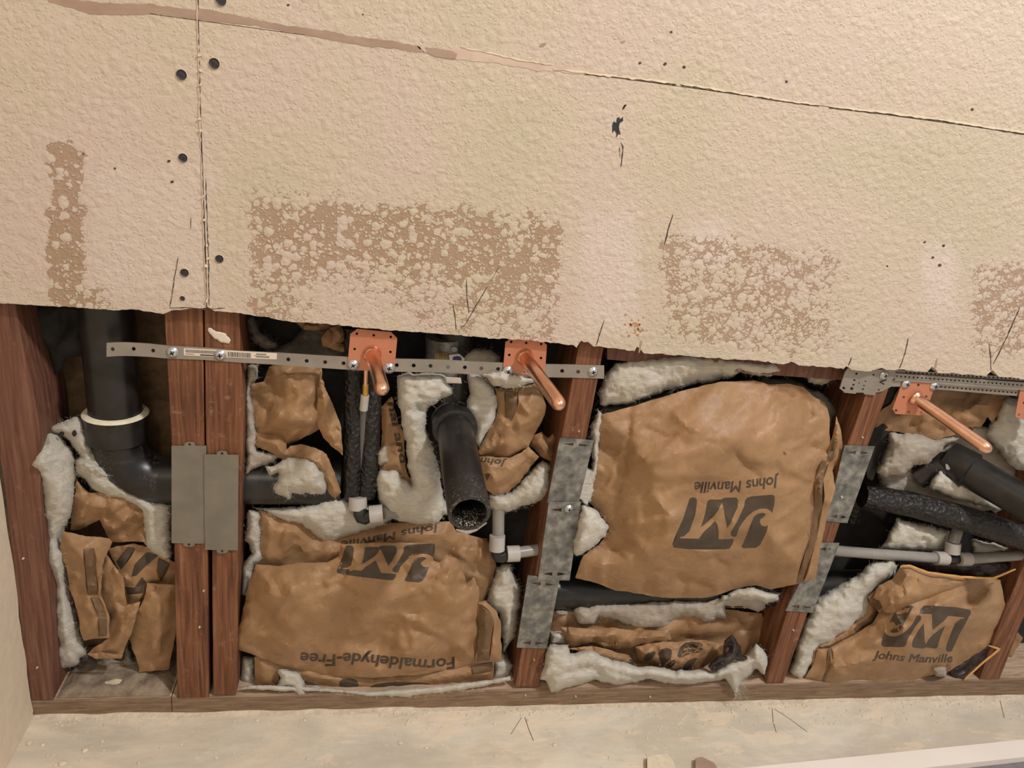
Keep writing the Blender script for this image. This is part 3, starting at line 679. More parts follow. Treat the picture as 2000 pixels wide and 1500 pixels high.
# ------------------------------------------------------------------ lettering and marks as outlines
def glyphs(text, path, height, shear=0.0, bold=.028, squash=None):
    cu = bpy.data.curves.new('t', 'FONT'); cu.body = text; cu.size = 1; cu.offset = bold; cu.resolution_u = 3
    ob_ = bpy.data.objects.new('t', cu); COL.objects.link(ob_); bpy.context.view_layer.update()
    me = ob_.to_mesh(); vs = [(v.co.x, v.co.y) for v in me.vertices]; bm = bmesh.new(); bm.from_mesh(me)
    bmesh.ops.remove_doubles(bm, verts=bm.verts, dist=1e-5); bm.verts.ensure_lookup_table()
    adj = {}
    for e in bm.edges:
        if len(e.link_faces) == 1:
            a, b_ = e.verts[0].index, e.verts[1].index; adj.setdefault(a, []).append(b_); adj.setdefault(b_, []).append(a)
    loops = []; seen = set()
    for s in adj:
        if s in seen: continue
        L = [s]; seen.add(s); cur = s
        while True:
            nx_ = [q for q in adj[cur] if q not in seen]
            if not nx_: break
            cur = nx_[0]; seen.add(cur); L.append(cur)
        if len(L) > 2: loops.append([(bm.verts[i].co.x, bm.verts[i].co.y) for i in L])
    bm.free(); ob_.to_mesh_clear(); bpy.data.objects.remove(ob_); bpy.data.curves.remove(cu)
    allp = [p for L in loops for p in L]; x0 = min(p[0] for p in allp); x1 = max(p[0] for p in allp)
    Pa = np.array(densify(path, 3, False)); seg = np.hypot(*np.diff(Pa, axis=0).T); s = np.concatenate([[0], np.cumsum(seg)]); tot = s[-1]
    def mp(x, y):
        t = (x+shear*y-x0)/(x1-x0)*tot; px = np.interp(t, s, Pa[:, 0]); py = np.interp(t, s, Pa[:, 1])
        t2 = min(t+4, tot); t1 = max(t-4, 0); dx = np.interp(t2, s, Pa[:, 0])-np.interp(t1, s, Pa[:, 0]); dy = np.interp(t2, s, Pa[:, 1])-np.interp(t1, s, Pa[:, 1])
        l = math.hypot(dx, dy) or 1; h = height/.72*y
        return (float(px+dy/l*h), float(py-dx/l*h))
    out = []
    for L in loops:
        q = [mp(*p) for p in L]; r = [q[0]]
        for p in q[1:]:
            if math.hypot(p[0]-r[-1][0], p[1]-r[-1][1]) > .35: r.append(p)
        if len(r) > 3: out.append(r)
    return out
# the two-letter emblem, traced upside down; turned upright: u to the right, v down, both 0..1
_E = [
 [(110,1190),(200,960),(290,760),(390,450),(430,428),(480,430),(512,470),(505,560),(440,830),(390,980),(300,1060),(235,1075),(235,1095),(540,1103),(620,990),(720,900),(800,815),(820,830),(862,1110),(1110,1105),(1090,1190),(1040,1262),(960,1275),(400,1275),(130,1245)],
 [(575,915),(640,700),(680,490),(720,462),(900,465),(960,432),(1150,432),(1182,470),(1172,590),(1080,790),(1002,930),(975,800),(940,590),(915,515),(870,620),(800,720),(680,830)],
 [(1290,480),(1330,430),(1400,412),(1720,385),(1765,395),(1778,430),(1770,540),(1735,690),(1710,650),(1640,612),(1540,612),(1430,655),(1330,740),(1250,840),(1200,920),(1150,1060),(1110,1075),(1060,1050),(1060,990),(1160,830),(1230,680),(1280,570)],
 [(1260,1180),(1330,1010),(1400,830),(1440,740),(1500,695),(1580,678),(1635,700),(1600,745),(1540,790),(1535,840),(1570,890),(1620,900),(1665,880),(1600,1080),(1540,1200),(1470,1250),(1270,1258),(1232,1230)]]
def emblem(TL, TR, BR, BL, sm_=0):
    out = []
    for L in _E:
        q = []
        for x, y in densify(L, 60):
            u = (1780-x)/1680; v = (1275-y)/890
            a = ((1-u)*TL[0]+u*TR[0], (1-u)*TL[1]+u*TR[1]); b_ = ((1-u)*BL[0]+u*BR[0], (1-u)*BL[1]+u*BR[1])
            q.append((a[0]*(1-v)+b_[0]*v, a[1]*(1-v)+b_[1]*v))
        out.append(q)
    return out

# ------------------------------------------------------------------ insulation
def fibres(parent, line, n, length, mat=None, Y=.0, seed=1, curl=1.0, down_=0.0, wdt=.00013, out=0):
    rs = random.Random(seed); D = densify(line, 3, False); vs = []; fs = []
    for k in range(n):
        x, y = rs.choice(D); an = rs.uniform(-math.pi, math.pi); l = length*rs.uniform(.35, 1); px, py = x+rs.uniform(-3, 3), y+rs.uniform(-3, 3); yy = Y-rs.uniform(0, .006)
        pts = []
        for i in range(5):
            pts.append(pt(px, py, yy)); px += math.cos(an)*l/4; py += math.sin(an)*l/4+down_*l/4; an += rs.uniform(-.35, .35)*curl; yy -= rs.uniform(-.001, .002)
        i0 = len(vs); wv = Vector((rs.uniform(-1, 1), 0, rs.uniform(-1, 1))).normalized()*wdt
        for i, p in enumerate(pts): q = wv*(1-i/5.); vs += [p+q, p-q]
        fs += [(i0+2*i, i0+2*i+1, i0+2*i+3, i0+2*i+2) for i in range(4)]
    o = link_mesh('loose_fibres', vs, fs, mat or M_WOOL, parent); o['kind'] = 'stuff'; return o
def fuzz(o, parent, mat, seed):
    rg = np.random.default_rng(seed+500); nv = len(o.data.vertices)//2
    co = np.empty(len(o.data.vertices)*3, np.float32); o.data.vertices.foreach_get('co', co); co = co.reshape(-1, 3)[:nv].astype(float)
    n = int(nv*.55); p = co[rg.integers(0, nv, n)]+rg.normal(0, .0009, (n, 3)); p[:, 1] -= .0002
    an = 5*vnoise(p[:, 0]*26, p[:, 2]*26, seed)+rg.normal(0, .9, n); ln = rg.uniform(.002, .0075, n); cu = rg.normal(0, .5, n); lift = rg.uniform(-.0004, .0005, n)
    wd = rg.uniform(.00006, .00014, n); vs = []; q = p.copy()
    for i in range(4):
        f = 1-abs(i-1.5)/2.6; perp = np.stack([-np.sin(an), np.zeros(n), np.cos(an)], 1)*(wd*f)[:, None]
        vs += [q+perp, q-perp]; q = q+np.stack([np.cos(an), -lift/ln*(1.2-i*.5), np.sin(an)], 1)*(ln/3)[:, None]; an = an+cu
    V = np.stack(vs, 1).reshape(-1, 3); b = np.arange(n)*8
    F_ = np.concatenate([np.stack([b+2*i, b+2*i+1, b+2*i+3, b+2*i+2], 1) for i in range(3)])
    me = bpy.data.meshes.new('loose_fibres'); me.vertices.add(len(V)); me.vertices.foreach_set('co', V.ravel())
    me.loops.add(len(F_)*4); me.loops.foreach_set('vertex_index', F_.ravel().astype(np.int32)); me.polygons.add(len(F_)); me.polygons.foreach_set('loop_start', np.arange(len(F_), dtype=np.int32)*4)
    me.update(calc_edges=True); me.materials.append(M_FIBD if 'dirty' in mat.name else (M_FIBG if 'dusty' in mat.name else M_FIB)); f = bpy.data.objects.new('loose_fibres', me); COL.objects.link(f); f['kind'] = 'stuff'
    if parent: f.parent = parent; f.location = o.location
    else: f.parent = o
M_FIB = simple('wool_fibre', srgb(228, 218, 196), srgb(242, 234, 216), 30, .9, 0, 0, spec=.1)
M_FIBG = simple('dusty_wool_fibre', srgb(176, 162, 146), srgb(208, 196, 178), 30, .9, 0, 0, spec=.1)
M_FIBD = simple('dirty_wool_fibre', srgb(90, 80, 70), srgb(156, 144, 128), 30, .9, 0, 0, spec=.1)
def wool(outline, parent, Y0=.03, bulge=.018, mat=None, seed=1, rimw=26, lump=.009, lsc=26, step=5, jg=2.6, sm=0, fib=0, creases=(), ctl=(), rim=.012, name='glass_wool', flen=14):
    step = min(step, 4); o = sheet(name, outline, parent, mat or M_WOOL, Y0, ctl=ctl, bulge=bulge*.8, rimw=rimw, rim=rim, crum=(0, 40, 1), fine=0, thick=0, step=step, jg=jg, sm=sm, solid=True, lump=lump, lsc=lsc, seed=seed, creases=creases)
    fuzz(o, parent, mat or M_WOOL, seed); fib = int(fib*1.3)+12
    if fib: fibres(parent, list(outline)+[outline[0]], fib, flen, mat or M_WOOL, Y0+.004, seed)
    return o
def paper(outline, parent, Y0=.02, bulge=.012, crum=(.007, 48, 1), **k):
    rw = k.pop('rimw', 36); k['rimw'] = rw*1.25; k.setdefault('rim', .001); k['crisp'] = True
    return sheet('paper_facing', outline, parent, KR, Y0, bulge=bulge, crum=crum, **k)

# --- left bay
b = thing('insulation_batt', 'crumpled paper-faced insulation wedged in the left bay beside the corner stud', 'insulation', pt(220, 1280, .04))
wool([(88,842),(80,852),(68,878),(60,906),(74,924),(76,960),(79,1000),(82,1040),(86,1080),(88,1100),(101,1127),(103,1207),(104,1287),(115,1311),(149,1300),(168,1276),(160,1247),(149,1207),(136,1153),(124,1073),(126,1036),(140,1006),(142,968),(148,940),(148,900),(138,876),(112,846)], b, .03, .022, seed=2, fib=60, rimw=34, ctl=[(110, 960, -.012, 50), (115, 1055, .012, 18), (66, 905, -.034, 34), (84, 1100, -.012, 40)])
wool([(88,842),(100,830),(120,824),(144,816),(162,818),(168,840),(184,876),(204,912),(220,934),(260,960),(300,976),(336,986),(336,1094),(320,1092),(296,1078),(284,1060),(282,1036),(274,1000),(266,990),(240,978),(208,970),(184,958),(164,938),(148,924),(146,900),(156,892),(140,874),(136,860),(112,848)], b, .031, .012, seed=3, fib=50, mat=M_WOOL, rimw=20, lump=.004)
wool(C1([(610,1260),(700,1300),(800,1370),(830,1400),(760,1400),(660,1370),(600,1330)]), b, .020, .004, seed=8, rimw=8, lump=.003, step=3, fib=20)
plate('wool_hollow', jag(ring(120, 848, 5.5, 12, 4.5), .8, 4, 1), M_VOID, b, .018, .001); plate('wool_hollow', jag(ring(145, 847, 4.5, 12, 6), .8, 4, 2), M_VOID, b, .019, .001)
paper(C2([(560,-10),(650,90),(760,80),(1000,160),(1070,270),(1080,440),(810,445),(730,280),(590,350),(520,355),(520,250),(545,120)]), b, .035, .014, (.012, 50, 3), seed=4, creases=[(C2([(760,80),(780,200),(800,330)]), .012, 10), (C2([(640,100),(600,250),(590,340)]), -.01, 10), (C2([(860,390),(1000,300),(1060,280)]), .008, 14)], step=4)
paper(C2([(790,490),(980,455),(1080,480),(1290,600),(1290,770),(1075,760),(1100,860),(1030,900),(930,920),(890,780),(870,660)]), b, .04, .008, (.008, 40, 5), seed=5, step=4,
      ink=[C2([(850,590),(935,478),(975,480),(990,500),(885,650)]), C2([(960,700),(985,610),(1075,520),(1180,525),(1070,620),(1000,690)]), C2([(1160,560),(1245,600),(1180,735),(1150,640)]), C2([(905,770),(985,780),(1040,700),(1080,750),(1040,820),(930,830)])])
paper(C2([(1075,745),(1290,760),(1290,1100),(1235,1380),(1020,1398),(1012,1350),(960,1200),(945,1150),(1000,960),(1060,850)]), b, .032, .010, (.008, 60, 6), seed=6, step=5)
paper(C2([(780,540),(900,700),(930,910),(1030,880),(1010,960),(955,1130),(930,1180),(890,1290),(700,1300),(640,1265),(700,1210),(790,1150),(800,1100),(790,990),(740,830),(750,650)]), b, .026, .012, (.01, 55, 7), seed=7, step=4, creases=[(C2([(790,560),(900,760),(935,910),(950,1150)]), -.008, 10)])
paper(C2([(435,480),(460,375),(600,395),(800,425),(815,450),(750,620),(742,830),(800,1000),(800,1145),(615,1165),(590,1100),(570,950),(515,800),(490,650)]), b, .016, .012, (.006, 60, 8), seed=8, step=4, creases=[(C2([(530,815),(745,835)]), .006, 12), (C2([(470,480),(560,490),(680,490)]), -.004, 8)],
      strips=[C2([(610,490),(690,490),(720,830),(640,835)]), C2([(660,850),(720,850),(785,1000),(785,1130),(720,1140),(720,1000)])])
paper(C2([(640,1265),(700,1300),(890,1295),(900,1270),(820,1270),(740,1250)]), b, .012, .002, (.003, 40, 2), seed=9, step=4, rimw=8)
wool(C2([(700,1310),(900,1290),(930,1170),(1000,1360),(960,1370),(820,1340),(760,1390),(720,1380)]), b, .055, .008, M_WOOLG, seed=11, rimw=14, fib=12)
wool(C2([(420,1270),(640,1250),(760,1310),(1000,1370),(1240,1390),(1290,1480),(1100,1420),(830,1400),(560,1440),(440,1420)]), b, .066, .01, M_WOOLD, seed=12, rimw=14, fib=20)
fibres(b, C1([(300,1150),(380,1140),(280,1170)]), 24, 22, M_VOID, .0, 5)
# felt strip hanging at the top of the left bay
tag(sheet('torn_felt', C1([(160,130),(480,140),(600,150),(610,500),(540,520),(480,520),(450,620),(400,640),(380,560),(340,440),(300,410),(200,420),(180,300)]), None, M_FELT, .055, bulge=.004, crum=(.012, 45, 3), step=6, rimw=20), 'torn black felt hanging at the top of the left bay', 'felt')

# --- middle bay, upper batt
b = thing('insulation_batt', 'crumpled insulation stuffed around the foam sleeve and black stub in the middle bay', 'insulation', pt(700, 960, .04))
wool(C3([(180,180),(250,170),(330,330),(470,420),(470,450),(400,480),(320,470),(250,400),(190,260)]), b, .05, .012, M_WOOLD, seed=21, rimw=12, lump=.012, lsc=12, step=3, fib=60, flen=20)
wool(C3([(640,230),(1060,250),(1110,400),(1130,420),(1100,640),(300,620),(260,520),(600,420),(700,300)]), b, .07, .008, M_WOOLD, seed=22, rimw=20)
paper(C3([(650,235),(1000,240),(960,290),(800,310),(720,300)]), b, .045, .004, (.006, 40, 4), seed=31, rimw=8, step=4)
paper(C3([(880,370),(940,300),(1060,250),(1110,400),(1020,420),(1110,450),(1120,520),(960,470),(890,450)]), b, .035, .006, (.008, 30, 3), seed=32, rimw=8, step=4)
paper(C3([(180,800),(350,770),(400,640),(480,600),(880,630),(890,700),(870,900),(850,1050),(870,1200),(720,1290),(600,1340),(550,1400),(530,1310),(300,1300),(280,1200),(240,1000)]), b, .030, .020, (.016, 62, 9), seed=23, step=5,
      creases=[(C3([(480,640),(640,820),(800,990)]), -.012, 9), (C3([(360,1250),(400,1050),(440,900),(560,880)]), .014, 12), (C3([(620,720),(760,900)]), .008, 9), (C3([(380,740),(470,900)]), .008, 10)], ctl=[(570, 820, -.022, 45), (500, 770, .012, 25)])
paper(C3([(870,680),(925,870),(1000,1020),(1060,1190),(1075,1450),(1000,1390),(900,1290),(845,1180),(840,1050),(855,900)]), b, .012, .008, (.01, 40, 10), seed=24, step=4, rimw=14, creases=[(C3([(960,1260),(1040,1200)]), .006, 5), (C3([(1000,1340),(1060,1330)]), .006, 5)])
wool([(482,712),(506,710),(502,734),(494,748),(487,756),(491,772),(502,836),(504,878),(520,882),(559,890),(535,902),(512,908),(490,920),(476,930),(480,900),(477,860),(476,790),(480,752)], b, .022, .008, M_WOOLG, seed=25, rimw=10, lump=.005, step=4, fib=40)
paper(C4([(230,-80),(470,-60),(545,-30),(565,80),(600,50),(700,40),(820,70),(930,130),(1000,290),(1055,480),(1010,528),(950,490),(910,400),(880,320),(800,300),(560,200),(420,110),(290,60)]), b, .018, .014, (.010, 40, 11), seed=26, step=4, rimw=20, creases=[(C4([(900,100),(960,300),(980,480)]), .008, 8), (C4([(900,330),(1010,410),(940,420)]), -.005, 5)])
wool(C4([(370,240),(440,240),(520,180),(650,155),(760,170),(860,240),(905,300),(925,440),(900,490),(800,500),(740,490),(725,512),(700,490),(620,490),(600,530),(560,545),(490,500),(420,430),(480,370),(480,300),(410,330),(390,290)]), b, .006, .018, seed=27, rimw=26, step=4, fib=80, lump=.012, lsc=22, jg=2.4, sm=0)
wool(C4([(240,615),(650,615),(900,550),(1100,525),(1250,560),(1500,640),(1560,700),(1440,790),(1300,825),(1060,905),(930,935),(880,920),(780,850),(700,770),(520,745),(430,680),(300,640)]), b, .028, .016, seed=28, rimw=26, fib=50, lump=.009)
wool([(776,735),(800,728),(845,728),(872,735),(884,768),(868,778),(838,795),(832,812),(832,835),(840,862),(852,890),(858,925),(866,970),(876,998),(862,1012),(848,1024),(815,1024),(790,1022),(765,1016),(750,1000),(739,967),(734,956),(736,925),(745,917),(773,917),(790,936),(804,948),(799,920),(790,860),(782,800),(774,760)], b, .018, .022, seed=29, rimw=30, fib=70, lump=.012, lsc=30, ctl=[(820, 800, .012, 12), (845, 900, .014, 25), (800, 985, -.006, 40)])
paper([(744,795),(765,775),(775,815),(790,855),(790,890),(793,915),(806,948),(785,937),(770,917),(742,920),(738,905),(743,885),(746,850)], b, .032, .004, (.006, 40, 12), seed=30, step=3, rimw=8, ink=glyphs('nal and', [(757,786),(766,830),(775,870),(782,905)], 16, .1))
wool([(738,884),(752,872),(760,900),(744,912),(736,905)], b, .02, .006, M_WOOLG, seed=33, rimw=8, step=3)
wool(C6([(560,345),(620,310),(700,285),(830,285),(920,370),(930,420),(840,500),(740,510),(700,520),(600,450)]), b, .032, .012, M_WOOLG, seed=34, rimw=18, fib=20)
wool(C6([(620,500),(740,500),(830,590),(890,700),(905,800),(870,950),(800,1080),(735,1190),(700,1120),(665,950),(605,830),(640,700)]), b, .028, .016, M_WOOL, seed=35, rimw=22, fib=30)
wool(C6([(740,505),(800,512),(960,485),(1040,520),(1130,535),(1240,560),(1255,600),(1100,635),(960,652),(870,625),(800,572)]), b, -.004, .012, seed=36, rimw=14, step=3, fib=60, flen=18, lump=.006, lsc=14)
paper(C6([(870,640),(1000,655),(1240,610),(1310,700),(1340,800),(1335,900),(1270,1010),(1180,1180),(1010,1285),(850,1275),(735,1260),(725,1230),(790,1080),(890,880),(905,780)]), b, .026, .016, (.010, 52, 13), seed=37, step=4, rimw=24,
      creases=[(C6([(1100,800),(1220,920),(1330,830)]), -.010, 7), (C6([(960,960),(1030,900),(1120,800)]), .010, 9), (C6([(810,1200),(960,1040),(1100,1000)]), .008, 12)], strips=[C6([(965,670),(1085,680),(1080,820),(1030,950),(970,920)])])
paper(C7([(720,150),(1010,160),(1120,110),(1180,50),(1285,150),(1200,250),(1100,385),(995,485),(860,497),(820,465),(780,400),(735,260)]), b, .020, .010, (.008, 36, 14), seed=38, step=3, rimw=16, jg=1.6, creases=[(C7([(830,430),(960,330),(1050,250)]), -.007, 6)], ink=glyphs('Johns', C7([(985,188),(880,172),(700,150)]), 13, .2)+[C7([(775,305),(835,305),(800,375)])])
paper(C6([(1180,1180),(1230,1080),(1300,1050),(1360,1100),(1405,1065),(1428,1095),(1400,1325),(1290,1265),(1230,1200)]), b, .030, .008, (.010, 26, 15), seed=39, step=3, rimw=10)
wool(C7([(820,490),(1000,485),(1100,395),(1180,300),(1260,215),(1310,190),(1385,235),(1395,470),(1300,545),(1150,605),(1050,640),(860,668),(835,600)]), b, .024, .020, seed=40, rimw=26, fib=40, lump=.006)

# --- middle bay, lower batt
b = thing('insulation_batt', 'large wrinkled paper-faced insulation low in the middle bay, its dark emblem upside down', 'insulation', pt(720, 1340, .03))
wool(C5([(90,560),(190,580),(190,775),(80,775)]), b, .035, .012, M_WOOL, seed=41, rimw=14, fib=10)
wool(C5([(1640,600),(1690,555),(1755,620),(1742,700),(1620,720)]), b, .03, .014, seed=42, rimw=14, fib=20)
wool([(470,1345),(490,1338),(560,1340),(660,1346),(715,1352),(837,1343),(920,1333),(965,1327),(996,1320),(998,1328),(920,1345),(790,1362),(728,1360),(660,1352),(560,1350)], b, -.001, .006, seed=43, rimw=8, lump=.002, fib=20, step=3, rim=.002, jg=1.2)
paper(C5([(175,570),(240,580),(350,620),(700,670),(900,690),(1240,660),(1640,590),(1638,712),(1500,732),(1240,762),(860,792),(690,772),(560,740),(420,700),(320,650),(330,700),(290,780),(185,787)]), b, .016, .006, (.005, 50, 16), seed=44, step=5, rimw=14, ink=[smooth(C5([(700,700),(815,705),(810,785),(690,770)]), 2), smooth(C5([(900,725),(1245,728),(1255,750),(1200,768),(870,792)]), 2)], strips=[C5([(1500,622),(1632,600),(1632,660),(1505,685)])])
wool(C5([(320,650),(370,640),(450,670),(490,740),(495,812),(450,815),(410,765),(340,760),(305,765),(330,700)]), b, .006, .010, seed=45, rimw=12, step=3, fib=24)
wool(C5([(490,740),(560,745),(690,775),(640,780),(500,770)]), b, .012, .006, seed=46, rimw=6, step=3)
wool(C4([(205,630),(325,645),(320,1000),(375,1080),(285,1155),(230,1300),(185,1420),(145,1420),(150,1200),(170,1100),(240,1030),(185,900)]), b, .03, .012, seed=47, rimw=14, fib=20)
wool(C5([(1650,20),(1745,0),(1795,150),(1805,260),(1765,440),(1745,480),(1700,540),(1680,350),(1660,300),(1590,240),(1630,120)]), b, .03, .022, seed=48, rimw=26, fib=50)
U = [(506,997),(532,1003),(551,1015),(590,1021),(628,1052),(666,1049),(717,1032),(760,1021),(850,1020),(880,1018),(892,1038),(920,1046),(951,1052),(965,1085),(970,1105),(962,1135),(948,1172),(942,1200),(940,1240),(700,1230),(500,1200),(496,1110)]
LOGO5 = emblem(*CZ([(1190,745),(100,620),(-20,290),(1165,285)]))
TXT5 = glyphs('Johns Manville', CZ([(1215,85),(980,108),(700,165),(400,225),(140,265)]), 15, .15)
paper(U, b, .034, .014, (.008, 55, 17), seed=49, step=5, ink=TXT5+LOGO5, rimw=20,
      creases=[(C4([(560,760),(550,950),(560,1100)]), -.010, 8), (C4([(600,940),(690,960),(720,1020),(800,1010)]), -.005, 6), (CZ([(1250,470),(1400,300),(1500,230)]), .010, 8), (CZ([(1440,450),(1560,280),(1660,250)]), .012, 7), (CZ([(1640,520),(1670,300),(1700,230)]), -.014, 7), (CZ([(1620,560),(1750,560)]), .008, 6)])
Lp = [(500,1103),(547,1106),(589,1099),(640,1099),(662,1086),(666,1063),(740,1060),(802,1060),(847,1061),(846,1095),(858,1099),(874,1087),(892,1091),(906,1120),(911,1140),(926,1128),(936,1150),(936,1180),(937,1292),(888,1305),(824,1317),(728,1324),(664,1321),(600,1311),(552,1300),(514,1286),(459,1266),(464,1234),(474,1196),(480,1164),(490,1130)]
LT = glyphs('Formaldehyde-Free', C5([(1400,572),(1250,592),(1100,578),(900,560),(760,548),(640,560),(460,545)]), 23, .1)
LS = [C5([(195,60),(262,60),(250,210),(235,420),(215,420)])]
paper(Lp, b, .006, .026, (.012, 74, 18), seed=50, step=5, ink=LOGO5+LT, rimw=34, jg=.8, fine=.0012,
      creases=[(CZ([(300,1080),(600,1040),(980,1060),(1100,1000),(1500,790),(1520,740)]), -.012, 12, 's'), (CZ([(1100,900),(960,780),(900,730)]), .005, 8), (CZ([(1060,640),(1290,740),(1500,700)]), .007, 8), (CZ([(1400,450),(1510,720)]), -.006, 7), (CZ([(60,720),(260,800),(460,860)]), .008, 9), (CZ([(900,1190),(1060,1270),(1250,1330)]), .005, 7),
               (C5([(262,60),(262,280),(480,520)]), .012, 14, 's'), (C5([(520,60),(590,50),(660,180)]), -.005, 9), (C5([(350,500),(700,520),(900,560),(1400,560)]), -.004, 18), (CZ([(1060,530),(1180,500),(1290,420)]), -.01, 8, 's'), (C5([(110,215),(260,290)]), .006, 8), (CZ([(1430,1250),(1530,950)]), .004, 7)],
      ctl=[(590, 1170, -.022, 65), (720, 1150, -.014, 60), (745, 1258, .026, 50), (640, 1262, .014, 45), (870, 1180, -.014, 55), (860, 1262, .014, 45), (740, 1312, -.008, 50), (520, 1215, .008, 40)])
paper(C5([(1545,240),(1590,228),(1660,300),(1682,350),(1688,600),(1525,610),(1545,450)]), b, .004, .008, (.004, 40, 19), seed=51, step=4, rimw=12, strips=[C5([(1550,250),(1620,300),(1640,350),(1610,595),(1535,600)])])

# --- centre bag
b = thing('insulation_batt', 'biggest paper-faced insulation bag, bulging in the bay right of centre, dark emblem upside down', 'insulation', pt(1380, 1160, .02))
wool(CB([(205,350),(208,290),(240,200),(300,145),(480,100),(700,88),(900,92),(1050,100),(1200,140),(1300,172),(1340,192),(1250,200),(1100,215),(1000,190),(960,225),(750,262),(560,305),(420,355),(300,385),(208,378)]), b, .02, .022, seed=61, rimw=30, fib=90, flen=22, lump=.009, creases=[(CB([(420,330),(700,240),(950,200)]), .01, 10)])
wool(CB([(1370,195),(1480,195),(1535,238),(1450,268),(1385,252)]), b, .02, .008, M_WOOLG, seed=62, rimw=12, step=3, fib=30)
wool(CB([(150,500),(195,400),(225,430),(200,700),(165,940),(95,935),(88,870),(118,730),(160,735)]), b, .016, .010, M_WOOL, seed=63, rimw=12, step=4, fib=30)
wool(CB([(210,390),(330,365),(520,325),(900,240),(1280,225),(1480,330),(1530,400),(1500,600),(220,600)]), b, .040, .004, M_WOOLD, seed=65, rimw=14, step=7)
BO = CB([(215,432),(300,410),(400,385),(520,345),(700,290),(880,250),(1080,240),(1160,264),(1270,256),(1350,275),(1420,335),(1478,370),(1500,450),(1502,600),(1518,560),(1540,440),(1560,500),(1578,620),(1560,690),(1518,745),(1532,850),(1490,1000),(1452,1180),(1422,1352),(1305,1388),(1170,1418),(1090,1396),(1020,1402),(950,1420),(870,1450),(780,1466),(560,1464),(430,1442),(290,1422),(230,1395),(180,1378),(70,1352),(112,1228),(200,1170),(258,1085),(225,1010),(150,930),(158,820),(180,700),(200,560)])
LG = lambda p: C(1300, 920, .12, p)
paper(BO, b, .012, .042, (.010, 95, 20), seed=64, step=5.5, rimw=95, rim=.006, jg=.9, fine=.001,
      ink=[LG(l) for l in _E]+glyphs('Johns Manville', LG([(1845,92),(1500,125),(1300,160),(900,180),(470,180)]), 22, .2),
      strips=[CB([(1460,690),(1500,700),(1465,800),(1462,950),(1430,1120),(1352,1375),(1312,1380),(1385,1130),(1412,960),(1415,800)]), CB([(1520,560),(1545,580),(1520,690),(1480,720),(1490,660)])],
      creases=[(CB([(385,400),(365,580),(345,720),(305,900),(288,1040)]), .007, 9), (CB([(410,400),(390,560)]), -.003, 6),
               (CB([(330,790),(560,800),(760,800),(960,810)]), .008, 16, 's'), (CB([(960,680),(1130,720),(1200,680),(1250,780),(1430,730),(1505,650)]), .012, 16, 's'), (CB([(1505,610),(1415,780),(1408,950),(1375,1150),(1308,1382)]), .014, 9),
               (CB([(480,870),(620,1010),(400,1050),(330,1040)]), -.006, 12), (CB([(290,1050),(430,1200),(490,1330),(540,1460)]), .009, 22, 's'), (CB([(340,780),(430,850),(480,880)]), .006, 10), (CB([(1180,290),(1300,340),(1440,350)]), .008, 14), (CB([(600,400),(700,500),(800,540)]), -.006, 10), (CB([(1090,1390),(880,1440)]), .004, 6), (CB([(215,620),(330,640)]), .005, 8)],
      ctl=[(1400, 850, -.014, 120), (1300, 1080, -.008, 120), (1640, 850, -.020, 50), (1625, 960, -.026, 60), (1600, 1060, -.026, 60), (1570, 1150, -.024, 60)])
wool(CB([(95,945),(150,950),(200,985),(252,1060),(238,1120),(150,1190),(75,1228),(50,1200),(70,1080)]), b, -.006, .020, seed=66, rimw=26, step=4, fib=40)

# --- low batt under the centre bag
b = thing('insulation_batt', 'squashed paper-faced insulation on the sole plate under the big bag', 'insulation', pt(1270, 1320, .03))
paper(CD([(120,250),(700,250),(1200,230),(1600,280),(1625,350),(1595,480),(1500,560),(1450,620),(1330,660),(1000,640),(700,640),(480,560),(260,530),(120,480)]), b, .048, .012, (.012, 60, 21), seed=71, step=6, creases=[(CD([(140,375),(400,370),(600,385)]), .012, 8), (CD([(960,440),(1200,470),(1400,430),(1580,300)]), .016, 10), (CD([(1430,400),(1600,390)]), .008, 7)])
wool(CD([(160,265),(270,262),(300,235),(460,208),(900,178),(940,190),(1000,178),(1150,190),(1320,160),(1480,90),(1560,120),(1740,125),(1722,190),(1640,225),(1570,275),(1500,245),(1350,240),(1345,310),(1200,342),(1130,310),(1050,300),(960,340),(930,385),(850,392),(700,380),(560,330),(470,300),(440,340),(390,362),(320,355),(290,285),(170,290)]), b, .030, .014, M_WOOLG, seed=72, rimw=22, step=5, fib=60, lump=.007, jg=2.4)
wool(CD([(1320,170),(1380,120),(1500,95),(1560,118),(1725,135),(1722,188),(1630,215),(1560,180),(1400,180),(1340,190)]), b, .010, .010, M_WOOL, seed=73, rimw=14, step=4, fib=30)
paper(CD([(190,375),(430,390),(560,378),(740,400),(950,395),(968,460),(900,492),(760,500),(600,532),(520,522),(420,480),(260,520),(215,440)]), b, .026, .012, (.010, 30, 22), seed=74, step=3.5, rimw=12, creases=[(CD([(420,400),(440,450),(420,480)]), .008, 5), (CD([(530,440),(540,500)]), .008, 4)])
paper(CD([(250,525),(400,505),(550,540),(680,578),(722,640),(690,645),(480,600),(350,550)]), b, .012, .004, (.005, 26, 23), seed=75, step=3, rimw=7, ink=[smooth(CD([(690,590),(740,620),(735,650),(690,640),(670,610)]), 1)])
